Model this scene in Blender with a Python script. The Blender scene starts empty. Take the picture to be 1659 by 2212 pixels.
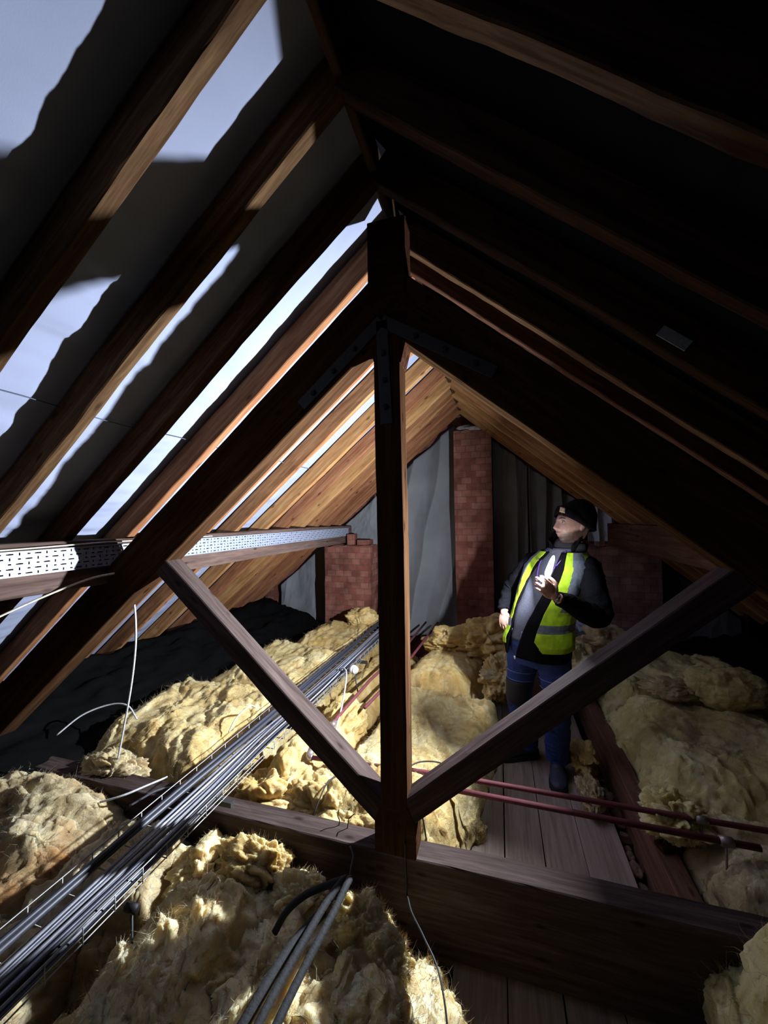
import bpy, bmesh, math, random
import numpy as np
from mathutils import Vector, Matrix, Quaternion

random.seed(7)
SC = bpy.context.scene
COL = SC.collection
PI = math.pi

# ------------------------------------------------------------------ camera
def look_camera():
    yaw, pitch, roll = math.radians(16.5), math.radians(1.0), math.radians(-0.9)
    F = Vector((-math.sin(yaw)*math.cos(pitch), math.cos(yaw)*math.cos(pitch), math.sin(pitch)))
    R0 = Vector((math.cos(yaw), math.sin(yaw), 0)); U0 = R0.cross(F)
    R = R0*math.cos(roll)+U0*math.sin(roll); U = -R0*math.sin(roll)+U0*math.cos(roll)
    cd = bpy.data.cameras.new('camera'); cam = bpy.data.objects.new('camera', cd); COL.objects.link(cam)
    m = Matrix((( R.x, U.x, -F.x, 0), (R.y, U.y, -F.y, 0), (R.z, U.z, -F.z, 1.70), (0, 0, 0, 1)))
    cam.matrix_world = m
    cd.sensor_fit = 'VERTICAL'; cd.sensor_height = 36.0
    cd.lens = 36.0*831.0/2212.0
    cd.clip_start = 0.02
    SC.camera = cam
look_camera()

# ------------------------------------------------------------------ light and exposure
SC.view_settings.view_transform = 'Standard'
SC.view_settings.look = 'None'
SC.view_settings.gamma = 1.0
SC.view_settings.use_curve_mapping = False
SC.view_settings.exposure = 0.4
W = bpy.data.worlds.new('world'); SC.world = W; W.use_nodes = True
W.node_tree.nodes['Background'].inputs[0].default_value = (1.0, 0.95, 0.86, 1)
W.node_tree.nodes['Background'].inputs[1].default_value = 0.0
LAMP_POS = Vector((0.232, 2.275, 1.390))
LAMP_DIR = Vector((-0.96, -0.10, -0.02)).normalized()
LAMP_POWER = 165.0
LAMP_COLOR = (0.83, 0.90, 1.0)
LENS_STRENGTH = 95.0

# ------------------------------------------------------------------ helpers
def tag(o, label=None, cat=None, group=None, kind=None):
    if label: o['label'] = label
    if cat: o['category'] = cat
    if group: o['group'] = group
    if kind: o['kind'] = kind
    return o

def empty(name, loc=(0, 0, 0)):
    o = bpy.data.objects.new(name, None); COL.objects.link(o); o.location = loc
    o.empty_display_size = 0.05
    return o

def mk(name, verts, faces, mats, parent=None, smooth=True, mi=None, mat4=None):
    me = bpy.data.meshes.new(name)
    verts = np.asarray(verts, dtype=np.float32)
    if isinstance(faces, np.ndarray):
        nf, k = faces.shape
        me.vertices.add(len(verts)); me.vertices.foreach_set('co', verts.reshape(-1))
        me.loops.add(nf*k); me.loops.foreach_set('vertex_index', faces.astype(np.int32).reshape(-1))
        me.polygons.add(nf); me.polygons.foreach_set('loop_start', np.arange(0, nf*k, k, dtype=np.int32))
    else: me.from_pydata([tuple(v) for v in verts.tolist()], [], faces)
    if not isinstance(mats, (list, tuple)): mats = [mats]
    for m in mats: me.materials.append(m)
    if mi is not None: me.polygons.foreach_set('material_index', np.asarray(mi, dtype=np.int32))
    me.polygons.foreach_set('use_smooth', [smooth]*len(me.polygons))
    me.update(calc_edges=True)
    o = bpy.data.objects.new(name, me); COL.objects.link(o)
    if mat4 is not None: o.matrix_world = mat4
    if parent is not None:
        o.parent = parent
        if parent.type == 'EMPTY' or True:
            o.matrix_parent_inverse = (Matrix.Translation(parent.location) if parent.type == 'EMPTY' else parent.matrix_world).inverted()
    return o

def merge(*parts):
    V = []; Fs = []; n = 0
    for v, f in parts:
        V += [tuple(p) for p in v]; Fs += [tuple(i+n for i in q) for q in f]; n += len(v)
    return V, Fs

def boxg(x0, x1, y0, y1, z0, z1):
    v = [(x0, y0, z0), (x1, y0, z0), (x1, y1, z0), (x0, y1, z0), (x0, y0, z1), (x1, y0, z1), (x1, y1, z1), (x0, y1, z1)]
    f = [(0, 3, 2, 1), (4, 5, 6, 7), (0, 1, 5, 4), (1, 2, 6, 5), (2, 3, 7, 6), (3, 0, 4, 7)]
    return v, f

def catmull(pts, n):
    pts = [Vector(p) for p in pts]
    if len(pts) < 3 or n <= 1: return pts
    P = [pts[0]*2-pts[1]]+pts+[pts[-1]*2-pts[-2]]
    out = []
    for i in range(1, len(P)-2):
        for k in range(n):
            t = k/n
            a, b, c, d = P[i-1], P[i], P[i+1], P[i+2]
            out.append(0.5*((2*b)+(c-a)*t+(2*a-5*b+4*c-d)*t*t+(3*b-a-3*c+d)*t**3))
    out.append(pts[-1])
    return out

def tubeg(pts, r, seg=8, n=6, cap=True, flat=1.0):
    """tube through pts; r number or list"""
    k = len(pts)
    P = catmull(pts, n)
    if not isinstance(r, (list, tuple)): R = [r]*len(P)
    else: R = list(np.interp(np.linspace(0, 1, len(P)), np.linspace(0, 1, k), r))
    V = []; Fs = []
    T0 = (P[1]-P[0]).normalized()
    up = Vector((0, 0, 1)) if abs(T0.z) < .9 else Vector((1, 0, 0))
    side = T0.cross(up).normalized()
    for i, p in enumerate(P):
        T = (P[min(i+1, len(P)-1)]-P[max(i-1, 0)]).normalized()
        side = (side-T*side.dot(T)).normalized(); nn = side.cross(T)
        for j in range(seg):
            a = 2*PI*j/seg
            V.append(p+(side*math.cos(a)+nn*math.sin(a)*flat)*R[i])
    for i in range(len(P)-1):
        for j in range(seg):
            a = i*seg+j; b = i*seg+(j+1) % seg
            Fs.append((a, b, b+seg, a+seg))
    if cap:
        Fs.append(tuple(range(seg))[::-1]); Fs.append(tuple((len(P)-1)*seg+j for j in range(seg)))
    return V, Fs

def tube(name, pts, r, mat, parent=None, seg=8, n=6, flat=1.0):
    v, f = tubeg(pts, r, seg, n, True, flat)
    return mk(name, v, f, mat, parent)

# ---- numpy noise
def _hash(ix, iy, iz, seed):
    h = (ix.astype(np.int64)*374761393+iy.astype(np.int64)*668265263+iz.astype(np.int64)*2147483647+seed*974634777) & 0xffffffff
    h = ((h ^ (h >> 13))*1274126177) & 0xffffffff
    h = (h ^ (h >> 16)) & 0xffffffff
    h = (h*2246822519) & 0xffffffff
    h = h ^ (h >> 15)
    return (h & 0xffffff)/float(0xffffff)
def vnoise(x, y, z, seed=0):
    x0 = np.floor(x); y0 = np.floor(y); z0 = np.floor(z)
    fx, fy, fz = x-x0, y-y0, z-z0
    ux, uy, uz = [t*t*t*(t*(t*6-15)+10) for t in (fx, fy, fz)]
    r = 0
    for dx in (0, 1):
        wx = ux if dx else 1-ux
        for dy in (0, 1):
            wy = uy if dy else 1-uy
            for dz in (0, 1):
                wz = uz if dz else 1-uz
                r = r+wx*wy*wz*_hash(x0+dx, y0+dy, z0+dz, seed)
    return r*2-1
def fbm(x, y, z, seed=0, oct=4, gain=.5, mode='f'):
    a = 1.0; s = 0; t = 0
    for i in range(oct):
        n = vnoise(x, y, z, seed+i*17)
        if mode == 'b': n = np.abs(n)*2-.6
        if mode == 'r': n = (1-np.abs(n)*2)
        s = s+a*n; t += a
        a *= gain; x = x*2.03+3.1; y = y*2.03+1.7; z = z*2.03+5.3
    return s/t

def beam(name, p0, p1, w, h, mat, parent=None, up=(0, 0, 1), rough=.0012, seg=.06, ch=.004, seed=0, ends=None):
    """rough-sawn timber; local X along the length, Z towards up; w across, h in the up direction"""
    p0 = Vector(p0); p1 = Vector(p1); d = (p1-p0); L = d.length; ex = d.normalized()
    ez = Vector(up); ez = (ez-ex*ez.dot(ex)).normalized(); ey = ez.cross(ex)
    M = Matrix(((ex.x, ey.x, ez.x, p0.x), (ex.y, ey.y, ez.y, p0.y), (ex.z, ey.z, ez.z, p0.z), (0, 0, 0, 1)))
    n = max(2, int(L/seg)+1)
    prof = []
    a, b = w/2, h/2
    ns = 3
    def edge(q0, q1):
        for k in range(ns): prof.append((q0[0]+(q1[0]-q0[0])*k/ns, q0[1]+(q1[1]-q0[1])*k/ns))
    c = [(a-ch, -b), (a, -b+ch), (a, b-ch), (a-ch, b), (-a+ch, b), (-a, b-ch), (-a, -b+ch), (-a+ch, -b)]
    for i in range(8):
        q0, q1 = c[i], c[(i+1) % 8]
        if i % 2: edge(q0, q1)
        else: prof.append(q0)
    m = len(prof)
    pr = np.array(prof)
    xs = np.linspace(0, L, n)
    X = np.repeat(xs, m); Yc = np.tile(pr[:, 0], n); Zc = np.tile(pr[:, 1], n)
    s = seed*3.7
    Yn = Yc+rough*1.6*fbm(X*9+s, Yc*30, Zc*30, seed, 3)+rough*2.2*fbm(X*1.7+s, Yc*0, Yc*0, seed+5, 2)
    Zn = Zc+rough*1.6*fbm(X*9+s+9, Yc*30, Zc*30, seed+9, 3)+rough*2.2*fbm(X*1.7+s+3, Yc*0, Yc*0, seed+6, 2)
    V = np.stack([X, Yn, Zn], 1)
    Fs = []
    for i in range(n-1):
        for j in range(m):
            q = i*m+j; r = i*m+(j+1) % m
            Fs.append((q, r, r+m, q+m))
    Fs.append(tuple(range(m))[::-1]); Fs.append(tuple((n-1)*m+j for j in range(m)))
    o = mk(name, V, Fs, mat, parent, smooth=False, mat4=M)
    return o

# ------------------------------------------------------------------ materials
def newmat(name):
    m = bpy.data.materials.new(name); m.use_nodes = True
    nt = m.node_tree; b = nt.nodes['Principled BSDF']
    return m, nt, b
def N(nt, t, **kw):
    n = nt.nodes.new(t)
    for k, v in kw.items():
        if k.startswith('i_'): n.inputs[k[2:].replace('_', ' ')].default_value = v
        else: setattr(n, k, v)
    return n
def ramp(nt, stops):
    r = nt.nodes.new('ShaderNodeValToRGB'); e = r.color_ramp.elements
    while len(e) > 1: e.remove(e[-1])
    e[0].position = stops[0][0]; e[0].color = (*stops[0][1], 1)
    for p, c in stops[1:]:
        q = e.new(p); q.color = (*c, 1)
    return r
def plain(name, col, rough=.6, metal=0.0, spec=.5, bump=0.0, bscale=80):
    m, nt, b = newmat(name)
    b.inputs['Base Color'].default_value = (*col, 1); b.inputs['Roughness'].default_value = rough
    b.inputs['Metallic'].default_value = metal; b.inputs['Specular IOR Level'].default_value = spec
    tc = N(nt, 'ShaderNodeTexCoord')
    nz = N(nt, 'ShaderNodeTexNoise'); nz.inputs['Scale'].default_value = bscale; nz.inputs['Detail'].default_value = 4
    nt.links.new(tc.outputs['Object'], nz.inputs['Vector'])
    mx = ramp(nt, [(.25, tuple(c*.72 for c in col)), (.75, tuple(min(1, c*1.2) for c in col))])
    nt.links.new(nz.outputs['Fac'], mx.inputs['Fac']); nt.links.new(mx.outputs['Color'], b.inputs['Base Color'])
    if bump:
        bp = N(nt, 'ShaderNodeBump'); bp.inputs['Strength'].default_value = bump; bp.inputs['Distance'].default_value = .01
        nt.links.new(nz.outputs['Fac'], bp.inputs['Height']); nt.links.new(bp.outputs['Normal'], b.inputs['Normal'])
    return m
def wood(name, c0, c1, c2, rough=.8, vary=.25, knots=True, spec=.04, scale=1.0):
    m, nt, b = newmat(name); L = nt.links.new
    b.inputs['Roughness'].default_value = rough; b.inputs['Specular IOR Level'].default_value = spec
    tc = N(nt, 'ShaderNodeTexCoord'); oi = N(nt, 'ShaderNodeObjectInfo')
    mul = N(nt, 'ShaderNodeVectorMath', operation='SCALE'); L(tc.outputs['Object'], mul.inputs[0]); mul.inputs['Scale'].default_value = scale
    off = N(nt, 'ShaderNodeMath', operation='MULTIPLY'); L(oi.outputs['Random'], off.inputs[0]); off.inputs[1].default_value = 37.0
    add = N(nt, 'ShaderNodeVectorMath', operation='ADD'); L(mul.outputs[0], add.inputs[0]); L(off.outputs[0], add.inputs[1])
    mp = N(nt, 'ShaderNodeMapping'); mp.inputs['Scale'].default_value = (1.6, 26, 26); L(add.outputs[0], mp.inputs['Vector'])
    n1 = N(nt, 'ShaderNodeTexNoise'); n1.inputs['Scale'].default_value = 1.0; n1.inputs['Detail'].default_value = 6; n1.inputs['Distortion'].default_value = .9
    L(mp.outputs[0], n1.inputs['Vector'])
    mp2 = N(nt, 'ShaderNodeMapping'); mp2.inputs['Scale'].default_value = (9, 130, 130); L(add.outputs[0], mp2.inputs['Vector'])
    n2 = N(nt, 'ShaderNodeTexNoise'); n2.inputs['Scale'].default_value = 1.0; n2.inputs['Detail'].default_value = 3; L(mp2.outputs[0], n2.inputs['Vector'])
    mixf = N(nt, 'ShaderNodeMath', operation='MULTIPLY_ADD'); L(n2.outputs['Fac'], mixf.inputs[0]); mixf.inputs[1].default_value = .35; 
    s1 = N(nt, 'ShaderNodeMath', operation='MULTIPLY'); L(n1.outputs['Fac'], s1.inputs[0]); s1.inputs[1].default_value = .72
    L(s1.outputs[0], mixf.inputs[2])
    r = ramp(nt, [(.3, c0), (.52, c1), (.75, c2)]); L(mixf.outputs[0], r.inputs['Fac'])
    last = r.outputs['Color']
    if knots:
        mpk = N(nt, 'ShaderNodeMapping'); mpk.inputs['Scale'].default_value = (5, 13, 13); L(add.outputs[0], mpk.inputs['Vector'])
        vo = N(nt, 'ShaderNodeTexVoronoi'); vo.inputs['Scale'].default_value = 1.0; L(mpk.outputs[0], vo.inputs['Vector'])
        rk = ramp(nt, [(.06, (.25, .22, .2)), (.16, (1, 1, 1))]); L(vo.outputs['Distance'], rk.inputs['Fac'])
        mk_ = N(nt, 'ShaderNodeMixRGB', blend_type='MULTIPLY'); mk_.inputs['Fac'].default_value = .8
        L(last, mk_.inputs[1]); L(rk.outputs['Color'], mk_.inputs[2]); last = mk_.outputs[0]
    hv = N(nt, 'ShaderNodeHueSaturation')
    a = N(nt, 'ShaderNodeMapRange'); L(oi.outputs['Random'], a.inputs[0]); a.inputs[3].default_value = 1-vary; a.inputs[4].default_value = 1+vary
    hh = N(nt, 'ShaderNodeMapRange'); L(oi.outputs['Random'], hh.inputs[0]); hh.inputs[3].default_value = .487; hh.inputs[4].default_value = .512
    L(last, hv.inputs['Color']); L(a.outputs[0], hv.inputs['Value']); L(hh.outputs[0], hv.inputs['Hue'])
    L(hv.outputs[0], b.inputs['Base Color'])
    bp = N(nt, 'ShaderNodeBump'); bp.inputs['Strength'].default_value = .35; bp.inputs['Distance'].default_value = .004
    L(mixf.outputs[0], bp.inputs['Height']); L(bp.outputs['Normal'], b.inputs['Normal'])
    return m

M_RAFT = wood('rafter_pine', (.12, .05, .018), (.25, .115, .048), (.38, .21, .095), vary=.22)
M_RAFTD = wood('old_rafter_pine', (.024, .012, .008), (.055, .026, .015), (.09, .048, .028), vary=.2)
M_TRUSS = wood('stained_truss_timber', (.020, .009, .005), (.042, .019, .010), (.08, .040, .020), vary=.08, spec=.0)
M_DUSTY = wood('dusty_truss_timber', (.024, .016, .014), (.050, .034, .031), (.095, .068, .064), vary=.08, spec=.03)
M_PURL = wood('purlin_timber', (.04, .025, .02), (.085, .055, .045), (.14, .095, .08), vary=.1)
M_BOARD = wood('floor_board_timber', (.18, .13, .108), (.31, .235, .20), (.42, .33, .29), vary=.10, knots=False)
M_BIND = wood('binder_timber', (.07, .03, .022), (.14, .07, .05), (.21, .11, .08), vary=.1)

def mat_membrane(name, base, var=.12, trans=0.0):
    m, nt, b = newmat(name); L = nt.links.new
    b.inputs['Roughness'].default_value = .8; b.inputs['Specular IOR Level'].default_value = .03
    tc = N(nt, 'ShaderNodeTexCoord')
    n1 = N(nt, 'ShaderNodeTexNoise'); n1.inputs['Scale'].default_value = 3.0; n1.inputs['Detail'].default_value = 5; L(tc.outputs['Object'], n1.inputs['Vector'])
    r = ramp(nt, [(.3, tuple(c*(1-var) for c in base)), (.7, base)]); L(n1.outputs['Fac'], r.inputs['Fac'])
    L(r.outputs['Color'], b.inputs['Base Color'])
    n2 = N(nt, 'ShaderNodeTexNoise'); n2.inputs['Scale'].default_value = 260; n2.inputs['Detail'].default_value = 2; L(tc.outputs['Object'], n2.inputs['Vector'])
    bp = N(nt, 'ShaderNodeBump'); bp.inputs['Strength'].default_value = .12; bp.inputs['Distance'].default_value = .002
    L(n2.outputs['Fac'], bp.inputs['Height']); L(bp.outputs['Normal'], b.inputs['Normal'])
    return m
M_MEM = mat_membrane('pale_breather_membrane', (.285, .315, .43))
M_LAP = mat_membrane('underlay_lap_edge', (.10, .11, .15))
M_MEM_SHADE = mat_membrane('shade_dark_membrane', (.009, .010, .013))  # left slope's membrane again, with the right slope's shade put into the colour
M_SHEET = mat_membrane('grey_hung_sheet', (.19, .195, .205), .25)
M_WHITE = mat_membrane('white_scrap_sheet', (.34, .37, .45))
M_POLY = mat_membrane('black_polythene', (.004, .004, .004))

def mat_wool(name, c_lo, c_mid, c_hi, c_stain, stain=.0):
    m, nt, b = newmat(name); L = nt.links.new
    b.inputs['Roughness'].default_value = .95; b.inputs['Specular IOR Level'].default_value = .08
    b.inputs['Subsurface Weight'].default_value = .75; b.inputs['Subsurface Radius'].default_value = (1.0, .8, .5); b.inputs['Subsurface Scale'].default_value = .035
    tc = N(nt, 'ShaderNodeTexCoord')
    n1 = N(nt, 'ShaderNodeTexNoise'); n1.inputs['Scale'].default_value = 5.5; n1.inputs['Detail'].default_value = 7; n1.inputs['Roughness'].default_value = .62; n1.inputs['Distortion'].default_value = .6
    L(tc.outputs['Object'], n1.inputs['Vector'])
    r = ramp(nt, [(.28, c_lo), (.48, c_mid), (.72, c_hi)]); L(n1.outputs['Fac'], r.inputs['Fac'])
    n3 = N(nt, 'ShaderNodeTexNoise'); n3.inputs['Scale'].default_value = 2.1; n3.inputs['Detail'].default_value = 5; n3.inputs['Distortion'].default_value = 1.2
    L(tc.outputs['Object'], n3.inputs['Vector'])
    rs = ramp(nt, [(.56-stain*.2, (0, 0, 0)), (.72-stain*.2, (1, 1, 1))]); L(n3.outputs['Fac'], rs.inputs['Fac'])
    ms = N(nt, 'ShaderNodeMixRGB'); L(rs.outputs['Color'], ms.inputs['Fac']); L(r.outputs['Color'], ms.inputs[1]); ms.inputs[2].default_value = (*c_stain, 1)
    L(ms.outputs[0], b.inputs['Base Color'])
    # matted fibres: strongly warped stretched noise
    n4 = N(nt, 'ShaderNodeTexNoise'); n4.inputs['Scale'].default_value = 9; n4.inputs['Detail'].default_value = 3; L(tc.outputs['Object'], n4.inputs['Vector'])
    ad = N(nt, 'ShaderNodeMixRGB', blend_type='ADD'); ad.inputs['Fac'].default_value = .35; L(tc.outputs['Object'], ad.inputs[1]); L(n4.outputs['Color'], ad.inputs[2])
    mp = N(nt, 'ShaderNodeMapping'); mp.inputs['Scale'].default_value = (55, 16, 55); mp.inputs['Rotation'].default_value = (0, 0, .5); L(ad.outputs[0], mp.inputs['Vector'])
    n5 = N(nt, 'ShaderNodeTexNoise'); n5.inputs['Scale'].default_value = 1.0; n5.inputs['Detail'].default_value = 6; n5.inputs['Roughness'].default_value = .65; L(mp.outputs[0], n5.inputs['Vector'])
    bp = N(nt, 'ShaderNodeBump'); bp.inputs['Strength'].default_value = .55; bp.inputs['Distance'].default_value = .018
    L(n5.outputs['Fac'], bp.inputs['Height']); L(bp.outputs['Normal'], b.inputs['Normal'])
    return m
M_WOOL = mat_wool('yellow_glass_wool', (.36, .22, .07), (.52, .39, .17), (.66, .57, .33), (.25, .14, .05))
M_WOOLB = mat_wool('golden_glass_wool', (.40, .24, .07), (.56, .39, .15), (.70, .56, .29), (.25, .14, .05), .2)
M_WOOLG = mat_wool('dusty_glass_wool', (.30, .21, .10), (.46, .37, .21), (.60, .53, .36), (.34, .18, .07), .35)
M_WOOLR = mat_wool('olive_glass_wool', (.46, .36, .14), (.66, .56, .26), (.82, .75, .45), (.22, .16, .09), .1)
M_WOOLF = mat_wool('brightened_tan_glass_wool', (.56, .39, .16), (.77, .61, .32), (.89, .79, .52), (.36, .22, .10), .1)  # wool colour raised to stand in for soft light on the foreground

def mat_brick(name, a, c, mortar, sx=1.0):
    m, nt, b = newmat(name); L = nt.links.new
    b.inputs['Roughness'].default_value = .92; b.inputs['Specular IOR Level'].default_value = .1
    tc = N(nt, 'ShaderNodeTexCoord')
    sp = N(nt, 'ShaderNodeSeparateXYZ'); L(tc.outputs['Object'], sp.inputs[0])
    ad = N(nt, 'ShaderNodeMath', operation='ADD'); L(sp.outputs[0], ad.inputs[0]); L(sp.outputs[1], ad.inputs[1])
    cb = N(nt, 'ShaderNodeCombineXYZ'); L(ad.outputs[0], cb.inputs[0]); L(sp.outputs[2], cb.inputs[1])
    nz = N(nt, 'ShaderNodeTexNoise'); nz.inputs['Scale'].default_value = 14; nz.inputs['Detail'].default_value = 3; L(tc.outputs['Object'], nz.inputs['Vector'])
    wob = N(nt, 'ShaderNodeMixRGB', blend_type='ADD'); wob.inputs['Fac'].default_value = .012; L(cb.outputs[0], wob.inputs[1]); L(nz.outputs['Color'], wob.inputs[2])
    br = N(nt, 'ShaderNodeTexBrick'); L(wob.outputs[0], br.inputs['Vector'])
    br.inputs['Scale'].default_value = 1.0; br.inputs['Brick Width'].default_value = .112*sx; br.inputs['Row Height'].default_value = .075
    br.inputs['Mortar Size'].default_value = .004; br.inputs['Mortar Smooth'].default_value = .3; br.inputs['Bias'].default_value = -.2
    br.inputs['Color1'].default_value = (*a, 1); br.inputs['Color2'].default_value = (*c, 1); br.inputs['Mortar'].default_value = (*mortar, 1)
    n2 = N(nt, 'ShaderNodeTexNoise'); n2.inputs['Scale'].default_value = 6; n2.inputs['Detail'].default_value = 6; L(tc.outputs['Object'], n2.inputs['Vector'])
    r2 = ramp(nt, [(.35, (.62, .6, .6)), (.7, (1.3, 1.28, 1.28))]); L(n2.outputs['Fac'], r2.inputs['Fac'])
    mu = N(nt, 'ShaderNodeMixRGB', blend_type='MULTIPLY'); mu.inputs['Fac'].default_value = 1; L(br.outputs['Color'], mu.inputs[1]); L(r2.outputs['Color'], mu.inputs[2])
    L(mu.outputs[0], b.inputs['Base Color'])
    bp = N(nt, 'ShaderNodeBump'); bp.inputs['Strength'].default_value = .6; bp.inputs['Distance'].default_value = .006; bp.invert = True
    L(br.outputs['Fac'], bp.inputs['Height']); L(bp.outputs['Normal'], b.inputs['Normal'])
    return m
M_BRICK = mat_brick('old_red_brick', (.16, .055, .040), (.25, .115, .085), (.12, .065, .055))
M_BRICKP = mat_brick('dusty_red_brick', (.20, .11, .10), (.26, .165, .145), (.16, .105, .095))

M_STRAP = plain('dull_steel_strap', (.035, .035, .033), .6, .3)
M_BOLT = plain('dark_bolt', (.01, .01, .01), .6, .5)
M_TRAY = plain('galvanised_tray', (.25, .275, .36), .45, .15)
M_WIRE = plain('zinc_wire', (.30, .30, .29), .5, .6)
M_CABB = plain('dark_blue_black_cable', (.035, .037, .05), .45)
M_CABG = plain('grey_cable', (.13, .135, .165), .45)
M_CABW = plain('white_cable', (.50, .50, .50), .45)
M_CABP = plain('pale_grey_cable', (.34, .35, .42), .45)
M_CABC = plain('cream_cable', (.52, .48, .38), .45)
M_CABK = plain('black_rubber_cable', (.02, .021, .024), .55)
M_LAG = plain('black_foam_sleeve', (.010, .010, .011), .85, bump=.3)
M_PIPE = plain('red_oxide_pipe', (.14, .028, .036), .75, bscale=30)
M_BRASS = plain('dull_fitting', (.33, .27, .25), .4, .6)
M_DEBRIS = plain('brick_rubble', (.20, .12, .09), .95, bump=.8, bscale=25)
M_PLASTER = plain('plasterboard_back', (.03, .025, .02), .95)
M_MORTAR = plain('crumbling_mortar', (.27, .24, .23), .95, bump=1.0, bscale=40)
M_PAPER = plain('old_paper', (.28, .28, .27), .7)
M_PLASTIC = plain('white_plastic', (.7, .7, .68), .35)
# ------------------------------------------------------------------ roof geometry constants
XR = -0.41; S = 0.84; ZB = 2.93            # ridge x, slope, underside of rafters at the ridge
ca = 1/math.sqrt(1+S*S)
RD = 0.115                                  # rafter depth
ZT = ZB+RD/ca                               # top of rafters / membrane at the ridge
GY = 4.92                                   # gable plane
def zroof(x, z0): return z0-S*abs(x-XR)

# ------------------------------------------------------------------ setting
def membrane(name, side, mat, x_end, seed):
    # slope coordinate a: horizontal distance from ridge; y along
    na, ny = 300, 330
    a = np.linspace(-.0, x_end, na); y = np.linspace(-1.6, GY+.05, ny)
    A, Yg = np.meshgrid(a, y, indexing='ij')
    ry = np.array(RAFT_Y+[-.6, -.28, .04, .36]); 
    d = np.min(np.abs(Yg[..., None]-ry), axis=-1)
    sag = np.clip((d-.02)/.07, 0, 1)
    ripple = fbm(A*17, Yg*1.3, Yg*0, seed, 3)*.015+fbm(A*6, Yg*.9, Yg*0, seed+3, 2)*.013
    ripple *= (.4+.6*np.clip((A-.25)*2.5, 0, 1))
    dz = .012-(ripple+.012)*sag
    lap = ((A % .62) < .31)*.0
    X = XR+side*A; Z = zroof(X, ZT)+dz
    V = np.stack([X, Yg, Z], -1).reshape(-1, 3)
    idx = np.arange(na*ny).reshape(na, ny)
    q = np.stack([idx[:-1, :-1], idx[1:, :-1], idx[1:, 1:], idx[:-1, 1:]], -1).reshape(-1, 4)
    if side < 0: q = q[:, ::-1]
    o = mk(name, V, q, mat)
    sm = o.modifiers.new('thick', 'SOLIDIFY'); sm.thickness = .002; sm.offset = 1
    tag(o, kind='structure')
    return o
RAFT_Y = [.70, 1.005, 1.315, 1.64, 1.93, 2.225, 2.54, 2.95, 3.30, 3.62, 3.95, 4.28, 4.60]
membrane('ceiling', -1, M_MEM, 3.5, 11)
membrane('ceiling.001', 1, M_MEM_SHADE, 3.0, 23)

# the lap lines of the underlay courses: thin edge strips of the upper course lying over the lower
for k, a in enumerate((1.12, 1.95)):
    x = XR-a
    n = 90; ys = np.linspace(-1.6, GY, n); V = []; F = []
    for i, y in enumerate(ys):
        wob = .006*math.sin(y*3.1+k)+.004*math.sin(y*9+k*2)
        for dx, dz in ((-.001, -.009), (.001, -.008)):
            V.append((x+dx+wob, y, zroof(x+dx+wob, ZT)+dz-.004))
    for i in range(n-1): F.append((2*i, 2*i+1, 2*i+3, 2*i+2))
    o = mk('trim_%d' % (k+1), V, F, M_LAP); tag(o, kind='structure')
    o.modifiers.new('t', 'SOLIDIFY').thickness = .002

# gable wall: brick slab behind the sheets
def gable():
    xl, xr = XR-2.9, XR+2.9
    y0, y1 = GY+.03, GY+.25
    pts = [(xl, -.25), (xr, -.25), (xr, zroof(xr, ZT)), (XR, ZT), (xl, zroof(xl, ZT))]
    V = [(x, y0, z) for x, z in pts]+[(x, y1, z) for x, z in pts]
    F = [(0, 1, 2, 3, 4), (9, 8, 7, 6, 5)]+[(i, i+5, (i+1) % 5+5, (i+1) % 5) for i in range(5)]
    tag(mk('wall_back', V, F, M_BRICK, smooth=False), kind='structure')
gable()
# ceiling below (back of plasterboard) and the boards of the walkway
v, f = boxg(-3.4, 2.7, -1.6, GY, -.22, -.20); tag(mk('floor.001', v, f, M_PLASTER, smooth=False), kind='structure')
def floor_boards():
    parts = []
    for i, (x0, x1) in enumerate(((-.195, -.004), (.002, .186), (.191, .378), (.383, .580))):
        ys = np.linspace(-1.2, 4.7, 60); V = []; F = []
        for y in ys:
            w = .0012*math.sin(y*2+i*2)
            cup = .0015
            for x, z in ((x0+w, -.022), (x1-.0005+w, -.022), (x1+w, -.002), ((x0+x1)/2, -cup), (x0+w, -.002)):
                V.append((x, y, z+.001*math.sin(i*2.3+y)))
        for k in range(len(ys)-1):
            for j in range(5):
                a = k*5+j; b = k*5+(j+1) % 5
                F.append((a, b, b+5, a+5))
        F.append((4, 3, 2, 1, 0)); F.append(tuple(len(V)-5+j for j in range(5)))
        parts.append((V, F))
    V, F = merge(*parts)
    # wood grain runs along Y: build rotated so that local X is the length
    V = [(y, -x, z) for x, y, z in V]
    o = mk('floor', V, F, M_BOARD, smooth=False, mat4=Matrix.Rotation(PI/2, 4, 'Z'))
    tag(o, kind='structure')
floor_boards()

# ------------------------------------------------------------------ joists under the boards
for k, y in enumerate((.25, .65, 1.05, 1.9, 2.35, 2.8, 3.25, 3.7, 4.15, 4.6)):
    for i, (xa, xb) in enumerate(((-3.2, 2.6),)):
        o = beam('ceiling_joist', (xa, y, -.11), (xb, y, -.11), .05, .17, M_RAFTD, seed=k+3, seg=.15)
        w = ['just in front of', 'just behind'][y > 1.5]
        pos = ('in front of' if y < 1.5 else 'behind')
        n = {.25: 'third joist in front of', .65: 'second joist in front of', 1.05: 'first joist in front of', 1.9: 'first joist behind', 2.35: 'second joist behind', 2.8: 'third joist behind', 3.25: 'fourth joist behind', 3.7: 'fifth joist behind', 4.15: 'sixth joist behind', 4.6: 'seventh joist behind'}[y]
        tag(o, 'dark ceiling joist crossing under the walkway boards, %s the truss' % n, 'joist', 'ceiling joists under the boards')

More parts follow.
